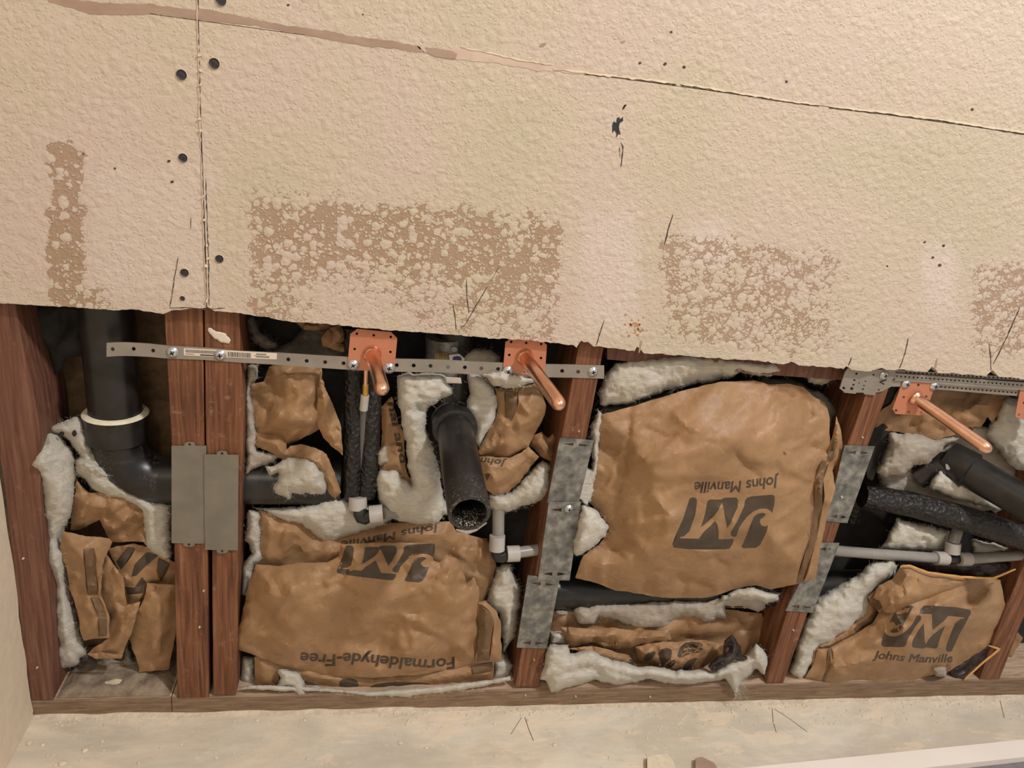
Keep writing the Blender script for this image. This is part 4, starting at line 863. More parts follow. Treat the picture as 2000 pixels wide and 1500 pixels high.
paper(CD([(715,510),(850,482),(1180,468),(1345,490),(1325,570),(1240,625),(1160,672),(1045,692),(980,670),(900,648),(740,605)]), b, .022, .014, (.012, 32, 24), seed=76, step=3, rimw=14,
      ink=[smooth(CD([(790,560),(870,535),(830,610),(770,610)]), 1), smooth(CD([(870,560),(920,515),(975,530),(965,600),(900,650),(890,600)]), 1), smooth(CD([(1030,510),(1080,475),(1185,480),(1195,545),(1100,560),(1000,600)]), 1), smooth(CD([(1045,688),(1060,620),(1160,578),(1120,640),(1070,690)]), 1), CD([(930,640),(990,600),(1000,620),(960,660)])],
      creases=[(CD([(1000,640),(1080,560),(1200,550)]), -.010, 6), (CD([(860,500),(900,620)]), .010, 6)])
wool(CD([(115,400),(230,400),(235,500),(120,500)]), b, .03, .010, seed=77, rimw=12, step=4)
wool(CD([(120,492),(240,498),(262,560),(400,540),(560,600),(740,652),(900,650),(1000,684),(1160,668),(1260,682),(1400,610),(1500,560),(1560,486),(1605,520),(1642,580),(1632,660),(1622,720),(1560,670),(1500,730),(1460,755),(1445,800),(1420,890),(1400,820),(1340,742),(1100,777),(960,770),(800,738),(640,780),(560,770),(420,745),(260,800),(130,836),(92,745),(45,740),(76,640),(90,550)]), b, -.004, .022, seed=78, rimw=24, step=5, fib=110, flen=16, lump=.008, jg=2.0, creases=[(CD([(190,720),(300,680),(420,660),(560,760)]), .012, 8), (CD([(420,640),(600,700),(780,740)]), .008, 8)])
fibres(b, CD([(1380,760),(1420,780),(1470,760),(1420,860)]), 130, 26, M_WOOL, -.016, 9, .8, .9)
t = sheet('black_plastic_scrap', CD([(1330,560),(1340,470),(1390,425),(1412,460),(1452,510),(1460,570),(1512,592),(1480,612),(1400,600),(1330,660),(1262,690),(1225,650),(1290,580)]), None, M_ASPH, -.006, bulge=.010, rimw=12, crum=(.014, 16, 5), step=3)
tag(t, 'crumpled shiny black plastic scrap stuck in the squashed insulation under the big bag', 'plastic')

# --- right bay, upper batt
b = thing('insulation_batt', 'torn paper-faced insulation behind the third copper stub, top of the right bay', 'insulation', pt(1850, 880, .04))
paper(CR([(600,660),(650,560),(680,500),(750,455),(830,300),(1120,340),(1720,380),(1680,440),(1640,500),(1645,640),(1580,625),(1540,560),(1480,640),(1400,650),(1280,700),(1200,720),(1120,748),(980,710),(760,680)]), b, .045, .012, (.014, 60, 25), seed=81, step=5, creases=[(CR([(1350,620),(1440,520),(1490,440)]), -.014, 8), (CR([(900,600),(960,640),(1000,560)]), .008, 10), (CR([(1080,590),(1120,650),(1200,640)]), .008, 8)], ink=glyphs('.70 n', CR([(1640,520),(1580,590),(1480,640),(1380,640)]), 14, .1))
wool(CR([(740,680),(980,705),(1120,742),(1250,715),(1310,735),(1180,800),(1120,870),(1050,940),(940,960),(880,1020),(700,1045),(630,1010),(640,960),(720,780)]), b, .034, .018, M_WOOLG, seed=82, rimw=26, fib=30)
wool(CR([(1500,700),(1620,560),(1660,430),(1700,400),(1900,420),(1900,1060),(1700,940),(1640,850),(1570,760)]), b, .040, .020, M_WOOL, seed=83, rimw=30, fib=20)
wool(CR([(1100,1040),(1150,990),(1250,1040),(1340,1080),(1700,1290),(1660,1320),(1600,1340),(1500,1300),(1300,1240),(1040,1130)]), b, .038, .014, M_WOOL, seed=84, rimw=14, fib=20)
wool(CR([(620,560),(1100,600),(1700,700),(1850,1200),(1500,1330),(1100,1300),(700,1200),(600,900)]), b, .074, .006, M_WOOLG, seed=87, rimw=20)
wool(CR([(1380,600),(1500,640),(1600,640),(1600,760),(1500,780),(1400,700)]), b, .055, .008, M_WOOLG, seed=86, rimw=12)
# --- right bay, lower batt
b = thing('insulation_batt', 'paper-faced insulation low in the right bay with its emblem the right way up', 'insulation', pt(1780, 1330, .02))
wool(CS([(720,270),(1110,365),(1085,450),(1060,520),(900,520),(590,500),(650,400)]), b, .040, .016, M_WOOL, seed=91, rimw=22, fib=20)
wool(CS([(1265,430),(1500,455),(1590,480),(1570,520),(1260,530)]), b, .042, .014, M_WOOL, seed=92, rimw=16)
wool(CS([(560,575),(700,580),(735,620),(695,700),(590,760),(520,850),(525,900),(500,975),(400,1060),(250,1180),(150,1215),(130,1260),(120,1310),(60,1425),(0,1468),(-70,1390),(-10,1180),(60,990),(130,850),(270,780),(430,690)]), b, .014, .026, M_WOOL, seed=93, rimw=40, fib=80, lump=.010, lsc=18)
sheet('asphalt_lining', CS([(735,590),(950,590),(1300,590),(1640,600),(1590,645),(1430,712),(1200,704),(950,670),(820,625),(745,630)]), b, M_ASPH, .022, bulge=.002, crum=(.006, 30, 3), step=5, rimw=10)
paper(CS([(500,860),(530,880),(605,955),(570,1050),(400,1130),(225,1225),(150,1235),(140,1205),(240,1170),(400,1050),(490,970)]), b, .016, .006, (.004, 40, 28), seed=97, step=4, rimw=10, jg=.6, strips=[CS([(560,950),(600,960),(560,1045),(420,1110),(400,1080),(500,1010)])])
paper(CS([(105,1215),(145,1210),(140,1320),(100,1420),(60,1450),(100,1330)]), b, .010, .003, (.003, 40, 28), seed=98, step=4, rimw=8)
paper(CS([(750,620),(820,618),(950,670),(1200,703),(1245,735),(1160,800),(1000,893),(850,945),(700,968),(625,962),(600,880),(550,850),(590,765),(690,715)]), b, -.010, .018, (.006, 44, 29), seed=99, step=4, rimw=16, jg=.8, creases=[(CS([(620,780),(650,880),(640,950)]), .008, 8), (CS([(720,800),(820,720),(880,700)]), .010, 7), (CS([(700,860),(900,820)]), -.006, 8)])
EMB = emblem(*C(1690, 1170, .12, [(330,60),(1740,150),(1640,930),(255,770)]))
PR = CS([(750,620),(820,618),(950,670),(1200,703),(1430,712),(1478,725),(1495,800),(1512,900),(1502,1050),(1450,1130),(1390,1200),(1300,1270),(1100,1390),(900,1445),(760,1505),(640,1545),(300,1510),(40,1455),(105,1350),(140,1225),(220,1225),(400,1130),(540,1040),(590,960),(525,900),(505,850),(590,765),(690,715)])
paper(PR, b, .006, .028, (.011, 66, 26), seed=94, step=5, rimw=50, jg=.8,
      ink=EMB+glyphs('Johns Manville', C(1690, 1170, .12, [(115,965),(400,985),(700,1022),(1100,1035),(1420,1020)]), 16, .25),
      strips=[CS([(215,1225),(240,1215),(235,1330),(215,1400),(190,1490),(160,1480),(200,1380)]), CS([(520,860),(560,800),(630,800),(650,900),(560,960)])],
      creases=[(CS([(500,970),(700,960),(950,920),(1100,840),(1200,745)]), -.014, 18, 's'), (CS([(620,780),(650,880),(700,940)]), .008, 8), (CS([(700,800),(820,720),(900,700)]), .008, 9), (CS([(1230,820),(1260,900)]), .010, 7), (CS([(1280,940),(1400,890),(1500,900)]), -.007, 9), (CS([(250,1230),(270,1400),(370,1420)]), -.006, 8), (CS([(150,1215),(400,1130),(570,1030)]), .010, 8), (CS([(1060,1350),(1100,1390)]), .006, 8)],
      ctl=[(1790, 1250, -.014, 80), (1880, 1170, -.006, 50)])
ribbon('cut_paper_edge', CS([(745,632),(765,618),(820,620),(950,670),(1200,703),(1430,712),(1590,645)]), 3.4, M_EDGE, b, Y=-.020, th=.0012, vary=.2)
sheet('asphalt_lining', CS([(1440,1130),(1500,1060),(1510,1100),(1475,1230),(1215,1460),(1150,1450),(1100,1395),(1300,1270),(1390,1200)]), b, M_ASPH, .004, bulge=.002, crum=(.012, 24, 3), step=4, rimw=8)
ribbon('cut_paper_edge', CS([(1390,1205),(1475,1230),(1350,1330),(1215,1455)]), 3.2, M_EDGE, b, Y=-.004, th=.001, vary=.2)
wool(CS([(1045,1345),(1080,1360),(1075,1430),(1000,1420),(960,1370)]), b, -.012, .004, M_WOOLG, seed=95, rimw=6, step=3)
paper(CS([(1460,1290),(1550,1200),(1600,1100),(1640,1150),(1480,1440),(1380,1450)]), b, .05, .004, (.008, 30, 27), seed=96, step=5)

# ------------------------------------------------------------------ pipes
# left drain: riser, hub with glue ring, bend, run through the studs
R3 = .0310; yc = .046
d = thing('drain_pipe', 'thick black plastic drain pipe bending right in the left bay', 'pipe', pt(225, 900, yc))
top = pt(221, 560, yc); top.z = .70; hubt = pt(226, 806, yc); x0 = hubt.x; top.x = x0-.003
hubb = pt(226, 858, yc)
tube('pipe', [top, hubt, hubt-Vector((0, 0, .01))], R3-.0015, M_ABS, d, 40)
zl = float(pt(560, 938, .05).z)
hub = tube('hub', [Vector((x0, yc, hubt.z+.001)), Vector((x0, yc, hubt.z)), Vector((x0, yc, hubb.z+.003)), Vector((x0, yc, hubb.z))], [R3+.002, R3+.0055, R3+.0055, R3+.001], M_ABS, d, 40)
tube('glue_ring', [Vector((x0, yc, hubt.z+.0030)), Vector((x0, yc, hubt.z+.0022)), Vector((x0, yc, hubt.z-.0002))], [R3-.001, R3+.0034, R3+.0059], M_PRIMER, hub, 40, False, False)
rb = hubb.z-zl; a = []
for i in range(13):
    th_ = math.pi/2*i/12; a.append(Vector((x0+rb*(1-math.cos(th_)), yc, zl+rb*(1-math.sin(th_)))))
tube('bend', a, R3-.001, M_ABSD, d, 40)
tube('pipe', [a[-1]-Vector((.004, 0, 0)), a[-1]+Vector((.06, 0, 0)), Vector((float(pt(665, 945, .05).x), .05, zl))], .0305, M_ABS, d, 40)
fibres(d, [(520, 930), (600, 940)], 2, 5, M_ABS, .01)
# embossed mark on the hub
for k, (x, y, r) in enumerate([(206, 836, 2.2), (213, 837, 2.2), (220, 837, 2.2), (213, 846, 1.8)]):
    plate('embossed_mark', ring(x, y, r, 8), M_ABSD, hub, yc-R3-.0062, .001)

# centre stub out with elbow, metal band coupling above
d = thing('drain_stub', 'open-ended black drain stub sticking out of the middle bay', 'pipe', pt(890, 830, .03))
e0 = pt(884, 812, .045); e1 = pt(917, 1003, -.150); dirn = (e1-e0).normalized()
st = e0.lerp(e1, .17)
tube('pipe', [st, e0.lerp(e1, .5), e1-dirn*.001, e1], [.0232, .0235, .0238, .0232], M_ABSD, d, 40, wall=.0038)
tube('hub', [e0.lerp(e1, t) for t in (.0, .012, .05, .055, .10, .105, .165, .17, .175)], [.022, .0285, .0290, .0272, .0272, .0290, .0286, .0270, .0250], M_ABSD, d, 40)
ub = pt(882, 800, .05)
tube('riser', [Vector((ub.x, .052, ub.z-.02)), Vector((ub.x-.002, .055, ub.z+.03)), Vector((ub.x-.006, .055, .70))], .0245, M_ABS, d, 32)
bz = pt(880, 672, .05)
cb = tube('metal_band', [Vector((bz.x-.002, .055, float(pt(880, 748, .03).z))), Vector((bz.x-.003, .055, float(pt(880, 700, .03).z))), Vector((bz.x-.005, .055, float(pt(880, 668, .03).z)))], .0272, M_GALV, d, 32)
for i in range(8):
    x = 850+i*3.1; plate('band_slot', [(x, 690), (x+1.2, 690), (x+1.2, 702), (x, 702)], M_BRASS, cb, .0255, .001)
plate('white_label', [(866, 736), (900, 738), (902, 749), (868, 748)], M_LABEL, cb, .0262, .001)
plate('white_label', C6([(455,345),(550,335),(600,380),(590,400),(460,390)]), M_LABEL, cb, .0262, .001)
plate('blue_print', ring(893, 701, 9, 14, 5), M_BLUE, cb, .0252, .001)
plate('band_screw', ring(887, 683, 6, 14, 5), M_ZINC, cb, .024, .003)
# drip of glue under the mouth
tube('glue_bead', [e1+Vector((-.012, .004, -.023)), e1+Vector((0, .004, -.0265)), e1+Vector((.010, .006, -.024)), e1+Vector((.024, .02, -.024))], [.0012, .0026, .002, .0008], M_WOOLG, d, 8)
dv = []; df = []
tdir = dirn; aa = tdir.orthogonal().normalized(); bb = tdir.cross(aa)
for k in range(170):
    an = random.gauss(-math.pi/2, .45); dep = random.uniform(.002, .03); rr = .0194
    dwn = Vector((0, 0, -1)); dwn = (dwn-tdir*dwn.dot(tdir)).normalized(); sd = tdir.cross(dwn)
    c = e1-tdir*dep+dwn*rr*math.cos(an+math.pi/2)+sd*rr*math.sin(an+math.pi/2); s = random.uniform(.0003, .0009)
    i0 = len(dv); dv += [c+Vector((s, 0, 0)), c+Vector((-s*.5, s, 0)), c+Vector((-s*.5, -s, 0)), c-dwn*s]; df += [(i0, i0+1, i0+3), (i0+1, i0+2, i0+3), (i0+2, i0, i0+3)]
o = link_mesh('dust_in_mouth', dv, df, M_DUST, d); o['kind'] = 'stuff'

# horizontal drain run through second and third stud
d = thing('drain_pipe', 'dark horizontal drain pipe running low behind the big bag into the right bay', 'pipe', pt(1300, 1140, .06))
ya = .058; pa = pt(1060, 1152, ya); pb = pt(1720, 1112, ya); pb.z = pa.z
tube('pipe', [pa-Vector((.02, 0, 0)), pa.lerp(pb, .5), pb], .029, M_ABS, d, 36)
hx = pt(1634, 1130, ya).x
tube('hub', [Vector((hx-.05, ya, pa.z)), Vector((hx-.049, ya, pa.z)), Vector((hx, ya, pa.z)), Vector((hx+.001, ya, pa.z))], [.029, .0315, .0315, .029], M_ABS, d, 36)

# right bay pipes
d = thing('drain_pipe', 'black plastic pipe pointing out to the right under the third copper stub', 'pipe', pt(1870, 905, .03))
q0 = pt(1885, 915, .035); q1 = pt(2120, 1048, -.11); qd = (q1-q0).normalized()
tube('pipe', [q0, q0.lerp(q1, .5), q1], .0255, M_ABS, d, 36, wall=.004)
tube('hub', [q0-qd*.03, q0-qd*.028, q0+qd*.008, q0+qd*.01], [.02, .0285, .030, .026], M_ABS, d, 36)
lowp = pt(1760, 1010, .065)
tube('elbow', [q0-qd*.01, q0+Vector((-.015, .016, -.004)), q0+Vector((-.034, .030, -.014)), q0+Vector((-.05, .036, -.034))], .0225, M_ABS, d, 30)
plate('foil_tag', C(1820, 740, .2, [(135,830),(160,840),(180,880),(160,890),(140,880)]), M_ZINC, d, .004, .001)
tag(tube('insulated_pipe', [pt(1684, 968, .052), pt(1780, 985, .035), pt(1880, 1012, .016), pt(1990, 1046, -.006), pt(2110, 1085, -.03)], [.0185, .0195, .0200, .0195, .0190], M_FOAM, None, 36, wall=.005), 'rough black foam-covered pipe slanting across the right bay beside a galvanised plate', 'pipe')
tag(tube('pipe_offcut', [pt(1672, 944, .075), pt(1664, 1015, .075)], .012, M_FOAM, None, 20), 'short black sleeve standing behind the nail plate in the right bay', 'pipe')
tag(plate('black_shield', C(1560, 680, .24, [(700,620),(745,660),(740,700),(640,980),(600,1080),(560,1060),(540,900),(600,660)]), M_FELT, None, .045, .004), 'black flat shield leaning beside the third stud in the right bay', 'shield')
tag(plate('black_shield', C(1560, 680, .24, [(715,330),(840,310),(790,440),(690,500),(640,580),(620,560)]), M_FELT, None, .05, .004), 'black flat scrap left of the third copper bracket', 'shield')
# open foam sleeve under the first copper stub
d = thing('foam_sleeve', 'pair of split black foam sleeves around grey tubing in the middle bay', 'sleeve', pt(708, 960, .03))
for (xt, xb, xw) in ((692, 688, 0), (728, 716, 1)):
    tube('sleeve', [pt(xt, 640, .036), pt(xt, 735, .032), pt((xt*2+xb)/3, 820, .030), pt((xt+xb)/2, 890, .028), pt(xb, 966, .026), pt(xb, 970, .026)], [.0122, .0122, .0124, .0122, .0118, .011], M_FOAM, d, 24)
d = thing('water_line', 'grey-white tube between the foam sleeves with copper top and a black elbow below', 'tube', pt(710, 1000, .02))
tube('copper_tail', [pt(715, 700, .006), pt(714, 752, .008)], .0028, M_COP, d, 14)
tube('brass_ferrule', [pt(714, 751, .008), pt(713.5, 772, .010)], .0036, M_BRASS, d, 14)
tube('pipe', [pt(713, 772, .010), pt(710, 800, .012)], .0052, M_PEXR, d, 16)
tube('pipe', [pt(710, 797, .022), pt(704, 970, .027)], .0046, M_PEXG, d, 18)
def fit(parent, r1, r2, el, Y):
    pass
tube('ring', [pt(699, 970, .018), pt(699, 994, .014)], .0118, M_PEXR, d, 26)
tube('elbow', [pt(703, 994, .012), pt(703, 1004, .008), pt(706, 1010, .008), pt(712, 1012, .008), pt(724, 1006, .008)], [.0085, .0088, .009, .0088, .0082], M_ABS, d, 22)
tube('ring', [pt(722, 1006, .006), pt(748, 1003, .006)], .0120, M_PEXR, d, 26)
tube('pipe', [pt(748, 1003, .006), pt(800, 998, .030)], .0078, M_PEX, d, 20)
d = thing('water_line', 'white tube with black elbow right of the open drain stub, entering the stud', 'tube', pt(975, 1075, .02))
tube('pipe', [pt(975, 860, .040), pt(973, 1052, .020)], .0083, M_PEX, d, 20)
tube('ring', [pt(971.5, 1046, .016), pt(970.5, 1074, .012)], .0108, M_PEXR, d, 26)
tube('elbow', [pt(971, 1074, .012), pt(971, 1082, .011), pt(974, 1087, .010), pt(980, 1087, .010), pt(990, 1082, .010)], [.0085, .0088, .009, .0088, .008], M_ABS, d, 22)
tube('ring', [pt(990, 1082, .010), pt(1014, 1081, .010)], .0112, M_PEXR, d, 26)
tube('pipe', [pt(1013, 1079, .012), pt(1075, 1070, .018)], .0080, M_PEX, d, 20)
d = thing('water_line', 'white tube with a black tee crossing the right bay', 'tube', pt(1860, 1090, .02))
tube('pipe', [pt(1612, 1072, .022), pt(1636, 1076, .020), pt(1740, 1084, .018), pt(1842, 1091, .014)], .0082, M_PEX, d, 20)
tube('ring', [pt(1826, 1090, .014), pt(1848, 1091, .014)], .0108, M_PEXR, d, 26)
tube('tee', [pt(1846, 1092, .014), pt(1858, 1092, .014), pt(1876, 1091, .014)], .0078, M_ABS, d, 22)
tube('ring', [pt(1872, 1092, .012), pt(1893, 1092, .012)], .0108, M_PEXR, d, 26)
tube('pipe', [pt(1892, 1092, .012), pt(2000, 1084, .012), pt(2100, 1080, .012)], .0082, M_PEX, d, 20)
tube('ring', [pt(1862, 1060, .018), pt(1860, 1080, .014)], .0112, M_PEXR, d, 26)
tube('pipe', [pt(1872, 1030, .03), pt(1862, 1062, .018)], .0082, M_PEX, d, 20)

# ------------------------------------------------------------------ metal hardware
def screw(x, y, Y, parent, r=.0068, mat=None, name='screw', dy=(0, -1, 0)):
    c = pt(x, y, Y); vs = []; fs = []; sg = 22
    prof = [(1.0, 0), (1.0, -.0008), (.80, -.0012), (.74, -.0020), (.60, -.0030), (.30, -.0036)]
    for (q, dd) in prof:
        for j in range(sg): an = 2*math.pi*j/sg; vs.append((c.x+r*q*math.cos(an), Y+dd, c.z+r*q*math.sin(an)))
    for i in range(len(prof)-1):
        for j in range(sg): fs.append((i*sg+j, i*sg+(j+1) % sg, (i+1)*sg+(j+1) % sg, (i+1)*sg+j))
    vs.append((c.x, Y-.0037, c.z)); k = len(vs)-1; i = len(prof)-1
    for j in range(sg): fs.append((i*sg+j, i*sg+(j+1) % sg, k))
    nz_ = len(fs); l = r*.42; w_ = r*.10; a = random.uniform(0, 1.5)
    for t in (a, a+math.pi/2):
        i0 = len(vs); ca, sa = math.cos(t), math.sin(t)
        for (u, v_) in ((-l, -w_), (l, -w_), (l, w_), (-l, w_)): vs.append((c.x+u*ca-v_*sa, Y-.0040, c.z+u*sa+v_*ca))
        fs.append((i0, i0+1, i0+2, i0+3))
    o = link_mesh(name, vs, fs, [mat or M_ZINC, M_VOID], parent)
    o.data.polygons.foreach_set('material_index', [0]*nz_+[1, 1]); return o

# flat hanger strap
st_ = thing('steel_strap', 'long perforated grey steel strap screwed across the studs under the cut edge', 'strap', pt(700, 710, 0))
ctr = [(208, 683.5), (228, 682), (250, 682), (290, 684), (330, 688), (400, 691), (470, 697), (540, 700.5), (620, 706), (700, 711), (780, 713.5), (860, 715), (940, 719.5), (1000, 722), (1060, 724), (1120, 725), (1181, 727)]
hw = [(208, 13.5), (330, 12.5), (470, 11.5), (700, 12.5), (1181, 12.8)]
def strap_y(x): return float(np.interp(x, [c[0] for c in ctr], [c[1] for c in ctr]))
def strap_h(x): return float(np.interp(x, [c[0] for c in hw], [c[1] for c in hw]))
xs = list(range(208, 1182, 12))
upL = [(x, strap_y(x)-strap_h(x)) for x in xs]; loL = [(x, strap_y(x)+strap_h(x)) for x in xs]
hol = [(220, -.5), (261, -1), (299, 0)]+[(563, 0), (599, .5), (635, .5), (671, .5), (775, 0), (808, 0), (841, 0), (875, 1), (908, 0), (940, 0), (973, 0), (1098, 0), (1129, 1)]
def strapY(x, y): return -.0017-np.where(x < 330, (330-x)*.00006, 0)
plate('strap', upL+loL[::-1], M_STRAP, st_, strapY, .0015, holes=[ring(x, strap_y(x)+dy, 3.9, 12) for x, dy in hol])
for x in (337, 430, 1158): screw(x, strap_y(x), -.0018, st_)
SY = -.0022
plate('paper_label', [(359, 680), (430, 683.5), (541, 690), (540.5, 702), (430, 697.5), (359, 694)], M_LABEL, st_, SY, .0004)
sx = lambda x: 681.3+(x-359)*.0515
bars = []
for (x0, x1, yo, hh) in ((362, 420, 1.6, .9), (362, 420, 3.6, .9), (362, 420, 5.6, .9), (362, 379, 9.2, .9), (391, 420, 9.0, 2.4), (500, 520, 2.2, 1.6), (497, 526, 6.0, 1), (500, 526, 8.2, 1)):
    bars.append([(x0, sx(x0)+yo), (x1, sx(x1)+yo), (x1, sx(x1)+yo+hh), (x0, sx(x0)+yo+hh)])
x = 445
while x < 490:
    w_ = random.choice([.9, 1.3, 2.0]); bars.append([(x, sx(x)+1.6), (x+w_, sx(x)+1.6), (x+w_, sx(x)+11), (x, sx(x)+11)]); x += w_+random.choice([.9, 1.4])
lv = []; lf = []
for q in bars:
    i0 = len(lv); lv += [pt(a_, b_, SY-.0002) for a_, b_ in q]; lf.append((i0, i0+3, i0+2, i0+1))
o = link_mesh('label_print', lv, lf, M_LABELI, st_); o['kind'] = 'stuff'

# copper stub-outs
def stub(corners, holes, c0, c1, Y1, label, screws, Yp=-.0032, clip=.14, collar=14):
    d = thing('copper_stub_out', label, 'pipe', pt(c0[0], c0[1], 0), 'copper stub-outs')
    TL, TR, BR, BL = [np.array(c, float) for c in corners]
    def bl(u, v): return tuple(((TL*(1-u)+TR*u)*(1-v)+(BL*(1-u)+BR*u)*v).tolist())
    k = clip; o8 = [bl(k, 0), bl(1-k, 0), bl(1, k), bl(1, 1-k), bl(1-k, 1), bl(k, 1), bl(0, 1-k), bl(0, k)]
    plate('flange_plate', o8, M_COPP, d, Yp, .0012, holes=[ring(*bl(u, v), 2.6, 10) for u, v in holes], bev=.0002)
    a = pt(*c0, Yp); e = pt(*c1, Y1); t = (e-a).normalized(); r = .0081
    prof = [0, .3, .6, .88]
    pts = [a+t*.002]+[a.lerp(e, s) for s in (.3, .6)]+[e-t*.012, e-t*.008, e-t*.005, e-t*.0022, e-t*.0006, e]
    tube('stub_pipe', pts, [r, r, r, r, r*.95, r*.82, r*.6, r*.3, .0003], M_COP, d, 28)
    tube('collar', [a+t*.0002, a+t*.002, a+t*.005], [r*1.35, r*1.3, r*1.02], M_COP, d, 28)
    for x, y in screws: screw(x, y, Yp-.0002, d)
    return d
H8 = [(.14, .12), (.5, .12), (.86, .12), (.12, .5), (.88, .5)]
stub([(685, 641), (777, 650), (770, 727), (678, 721)], H8, (727, 692), (748, 766), -.105, 'copper stub pipe on a square copper plate, the leftmost one', [(690, 713), (760, 719)])
stub([(988, 659), (1069, 664), (1064, 737), (982, 726)], H8+[(.5, .93)], (1025, 697), (1096, 795), -.145, 'copper stub pipe on a square copper plate right of the open drain stub', [(992, 725)])
stub([(1764, 743), (1829, 745), (1806, 812), (1740, 808)], [(.2, .5), (.85, .45), (.12, .9), (.5, .92), (.86, .92), (.5, .12)], (1788, 777), (1936, 882), -.108, 'longest-looking copper stub, hanging from the ribbed rail in the right bay', [(1770, 750), (1825, 754)], Yp=-.004)
stub([(1994, 756), (2058, 760), (2038, 826), (1982, 815)], [(.2, .5), (.12, .9)], (2022, 790), (2170, 900), -.108, 'copper plate cut off by the right edge of the photo', [], Yp=-.004, clip=.05)

# bracket and ribbed rail in the right bay
d = thing('rail_bracket', 'grey steel end bracket and ribbed perforated rail in the right bay', 'bracket', pt(1740, 745, 0))
bo = C(1640, 640, .18, [(0,660),(60,480),(90,440),(380,455),(600,455),(620,540),(560,570),(680,570),(660,640),(560,640),(470,690),(390,705),(385,735),(262,722),(262,705),(180,705),(172,718),(48,705),(40,690)])
hh = [ring(*C(1640, 640, .18, [(x, y)])[0], r, 9) for x, y, r in ((45,655,2.8),(132,662,3.2),(252,668,2.0),(425,675,1.8),(280,582,1.6),(265,630,1.6),(150,620,2.2),(160,570,2.2),(183,500,2.4),(368,512,2),(210,600,1.4))]
plate('end_bracket', bo, M_STRAP, d, -.0030, .0016, holes=hh)
plate('stamped_mark', C(1640, 640, .18, [(425,590),(505,560),(512,572),(455,592),(490,610),(482,620)]), M_VOID, d, -.0033, .0003)
screw(1727, 733, -.0032, d)
def rail(x0, y0a, y0b, x1, y1a, y1b, Y, holes, nm='rail_rib'):
    L = lambda t: (x0+(x1-x0)*t, y0a+(y1a-y0a)*t, y0b+(y1b-y0b)*t)
    N_ = 50; up_ = [(L(i/N_)[0], L(i/N_)[1]) for i in range(N_+1)]; lw_ = [(L(i/N_)[0], L(i/N_)[2]) for i in range(N_+1)]
    hs = []
    if holes:
        xx = holes[0]
        while xx < holes[1]:
            t = (xx-x0)/(x1-x0); X_, a_, b_ = L(t); hs.append(ring(X_, (a_+b_)/2, 1.9, 7)); xx += 8.1
    return plate(nm, up_+lw_[::-1], M_STRAP, d, Y, .0012, holes=hs)
rail(1748, 722, 730, 2140, 746, 752, .0005, (1770, 2130))
rail(1748, 729, 740, 2140, 757, 769, -.0035, (1752, 2130))
rail(1748, 740, 743, 2140, 769, 773, -.0060, None)
rail(1748, 743, 754, 2140, 773, 786, -.0015, (1830, 2130))

# nail plates
def nailplate(corners, label, mat, Y, tabs=False, spikes=(), group=None, jg=0, cat='nail plate', nm='nail_plate', notch=0):
    TL, TR, BR, BL = [np.array(c, float) for c in corners]
    bl = lambda u, v: tuple(((TL*(1-u)+TR*u)*(1-v)+(BL*(1-u)+BR*u)*v).tolist())
    hs = []
    if tabs:
        out = [bl(0, 0), bl(.36, 0), bl(.37, -.022), bl(.42, -.038), bl(.62, -.038), bl(.67, -.02), bl(.68, 0), bl(1, 0), bl(1, 1), bl(.70, 1), bl(.69, 1.02), bl(.62, 1.035), bl(.42, 1.035), bl(.36, 1.02), bl(.35, 1), bl(0, 1)]
        hs = [ring(*bl(.52, -.014), 2.6, 10), ring(*bl(.52, 1.012), 2.6, 10)]
    else:
        out = [bl(u, 0) for u in (0, .5)]+[bl(1, 0)]+[bl(1, .5), bl(1, 1)]+[bl(.5, 1), bl(0, 1), bl(0, .5)]
        for v in spikes:
            s = .018; hs.append([bl(.12, v), bl(.42, v-s*1.3), bl(.42, v+s*1.3)]); hs.append([bl(.88, v), bl(.58, v-s*1.3), bl(.58, v+s*1.3)])
    o = plate(nm, out, mat, None, Y, .0014, holes=hs, bev=.0002)
    tag(o, label, cat, group)
    for v in (spikes if not tabs else ()):
        for sgn in (1, -1):
            u0 = .5+.08*sgn; a = pt(*bl(u0, v-.02), Y); b_ = pt(*bl(u0, v+.02), Y); c = pt(*bl(u0+.02*sgn, v), Y); 
            link_mesh('bent_tooth', [a, b_, c+Vector((0, .012, 0)), a+Vector((.0006, 0, 0)), b_+Vector((.0006, 0, 0)), c+Vector((.0006, .012, 0))], [(0, 1, 2), (5, 4, 3), (0, 3, 4, 1), (1, 4, 5, 2), (2, 5, 3, 0)], mat, o, False)
    return o
gp = 'grey nail plates side by side on the doubled studs'
a_ = nailplate([(335, 871), (403, 871), (400, 1062), (335, 1061)], 'flat grey painted nail plate, left one of the pair on the doubled studs', M_GREYP, -.0020, True, group=gp)
b_ = nailplate([(398.5, 888), (466, 889), (464.5, 1075), (400.5, 1074)], 'flat grey painted nail plate, right one of the pair on the doubled studs', M_GREYP, -.0038, True, group=gp)
gg = 'galvanised nail plates'
nailplate([(1093.5, 855), (1160, 860), (1130, 984), (1069, 982)], 'spangled galvanised nail plate, topmost of three on the stud left of the big bag', M_GALV, -.0018, spikes=(.09,), group=gg)
o = nailplate([(1072, 981), (1135, 980), (1112.5, 1134), (1050.5, 1133)], 'spangled galvanised nail plate with a washer screw, middle one of three', M_GALV, -.0036, spikes=(.10, .92), group=gg)
screw(1111, 994, -.0038, o, .0062)
nailplate([(1031, 1124), (1093.5, 1130), (1068, 1267), (1009, 1265)], 'spangled galvanised nail plate just above the sole plate, lowest of three', M_GALV, -.0018, spikes=(.10, .93), group=gg)
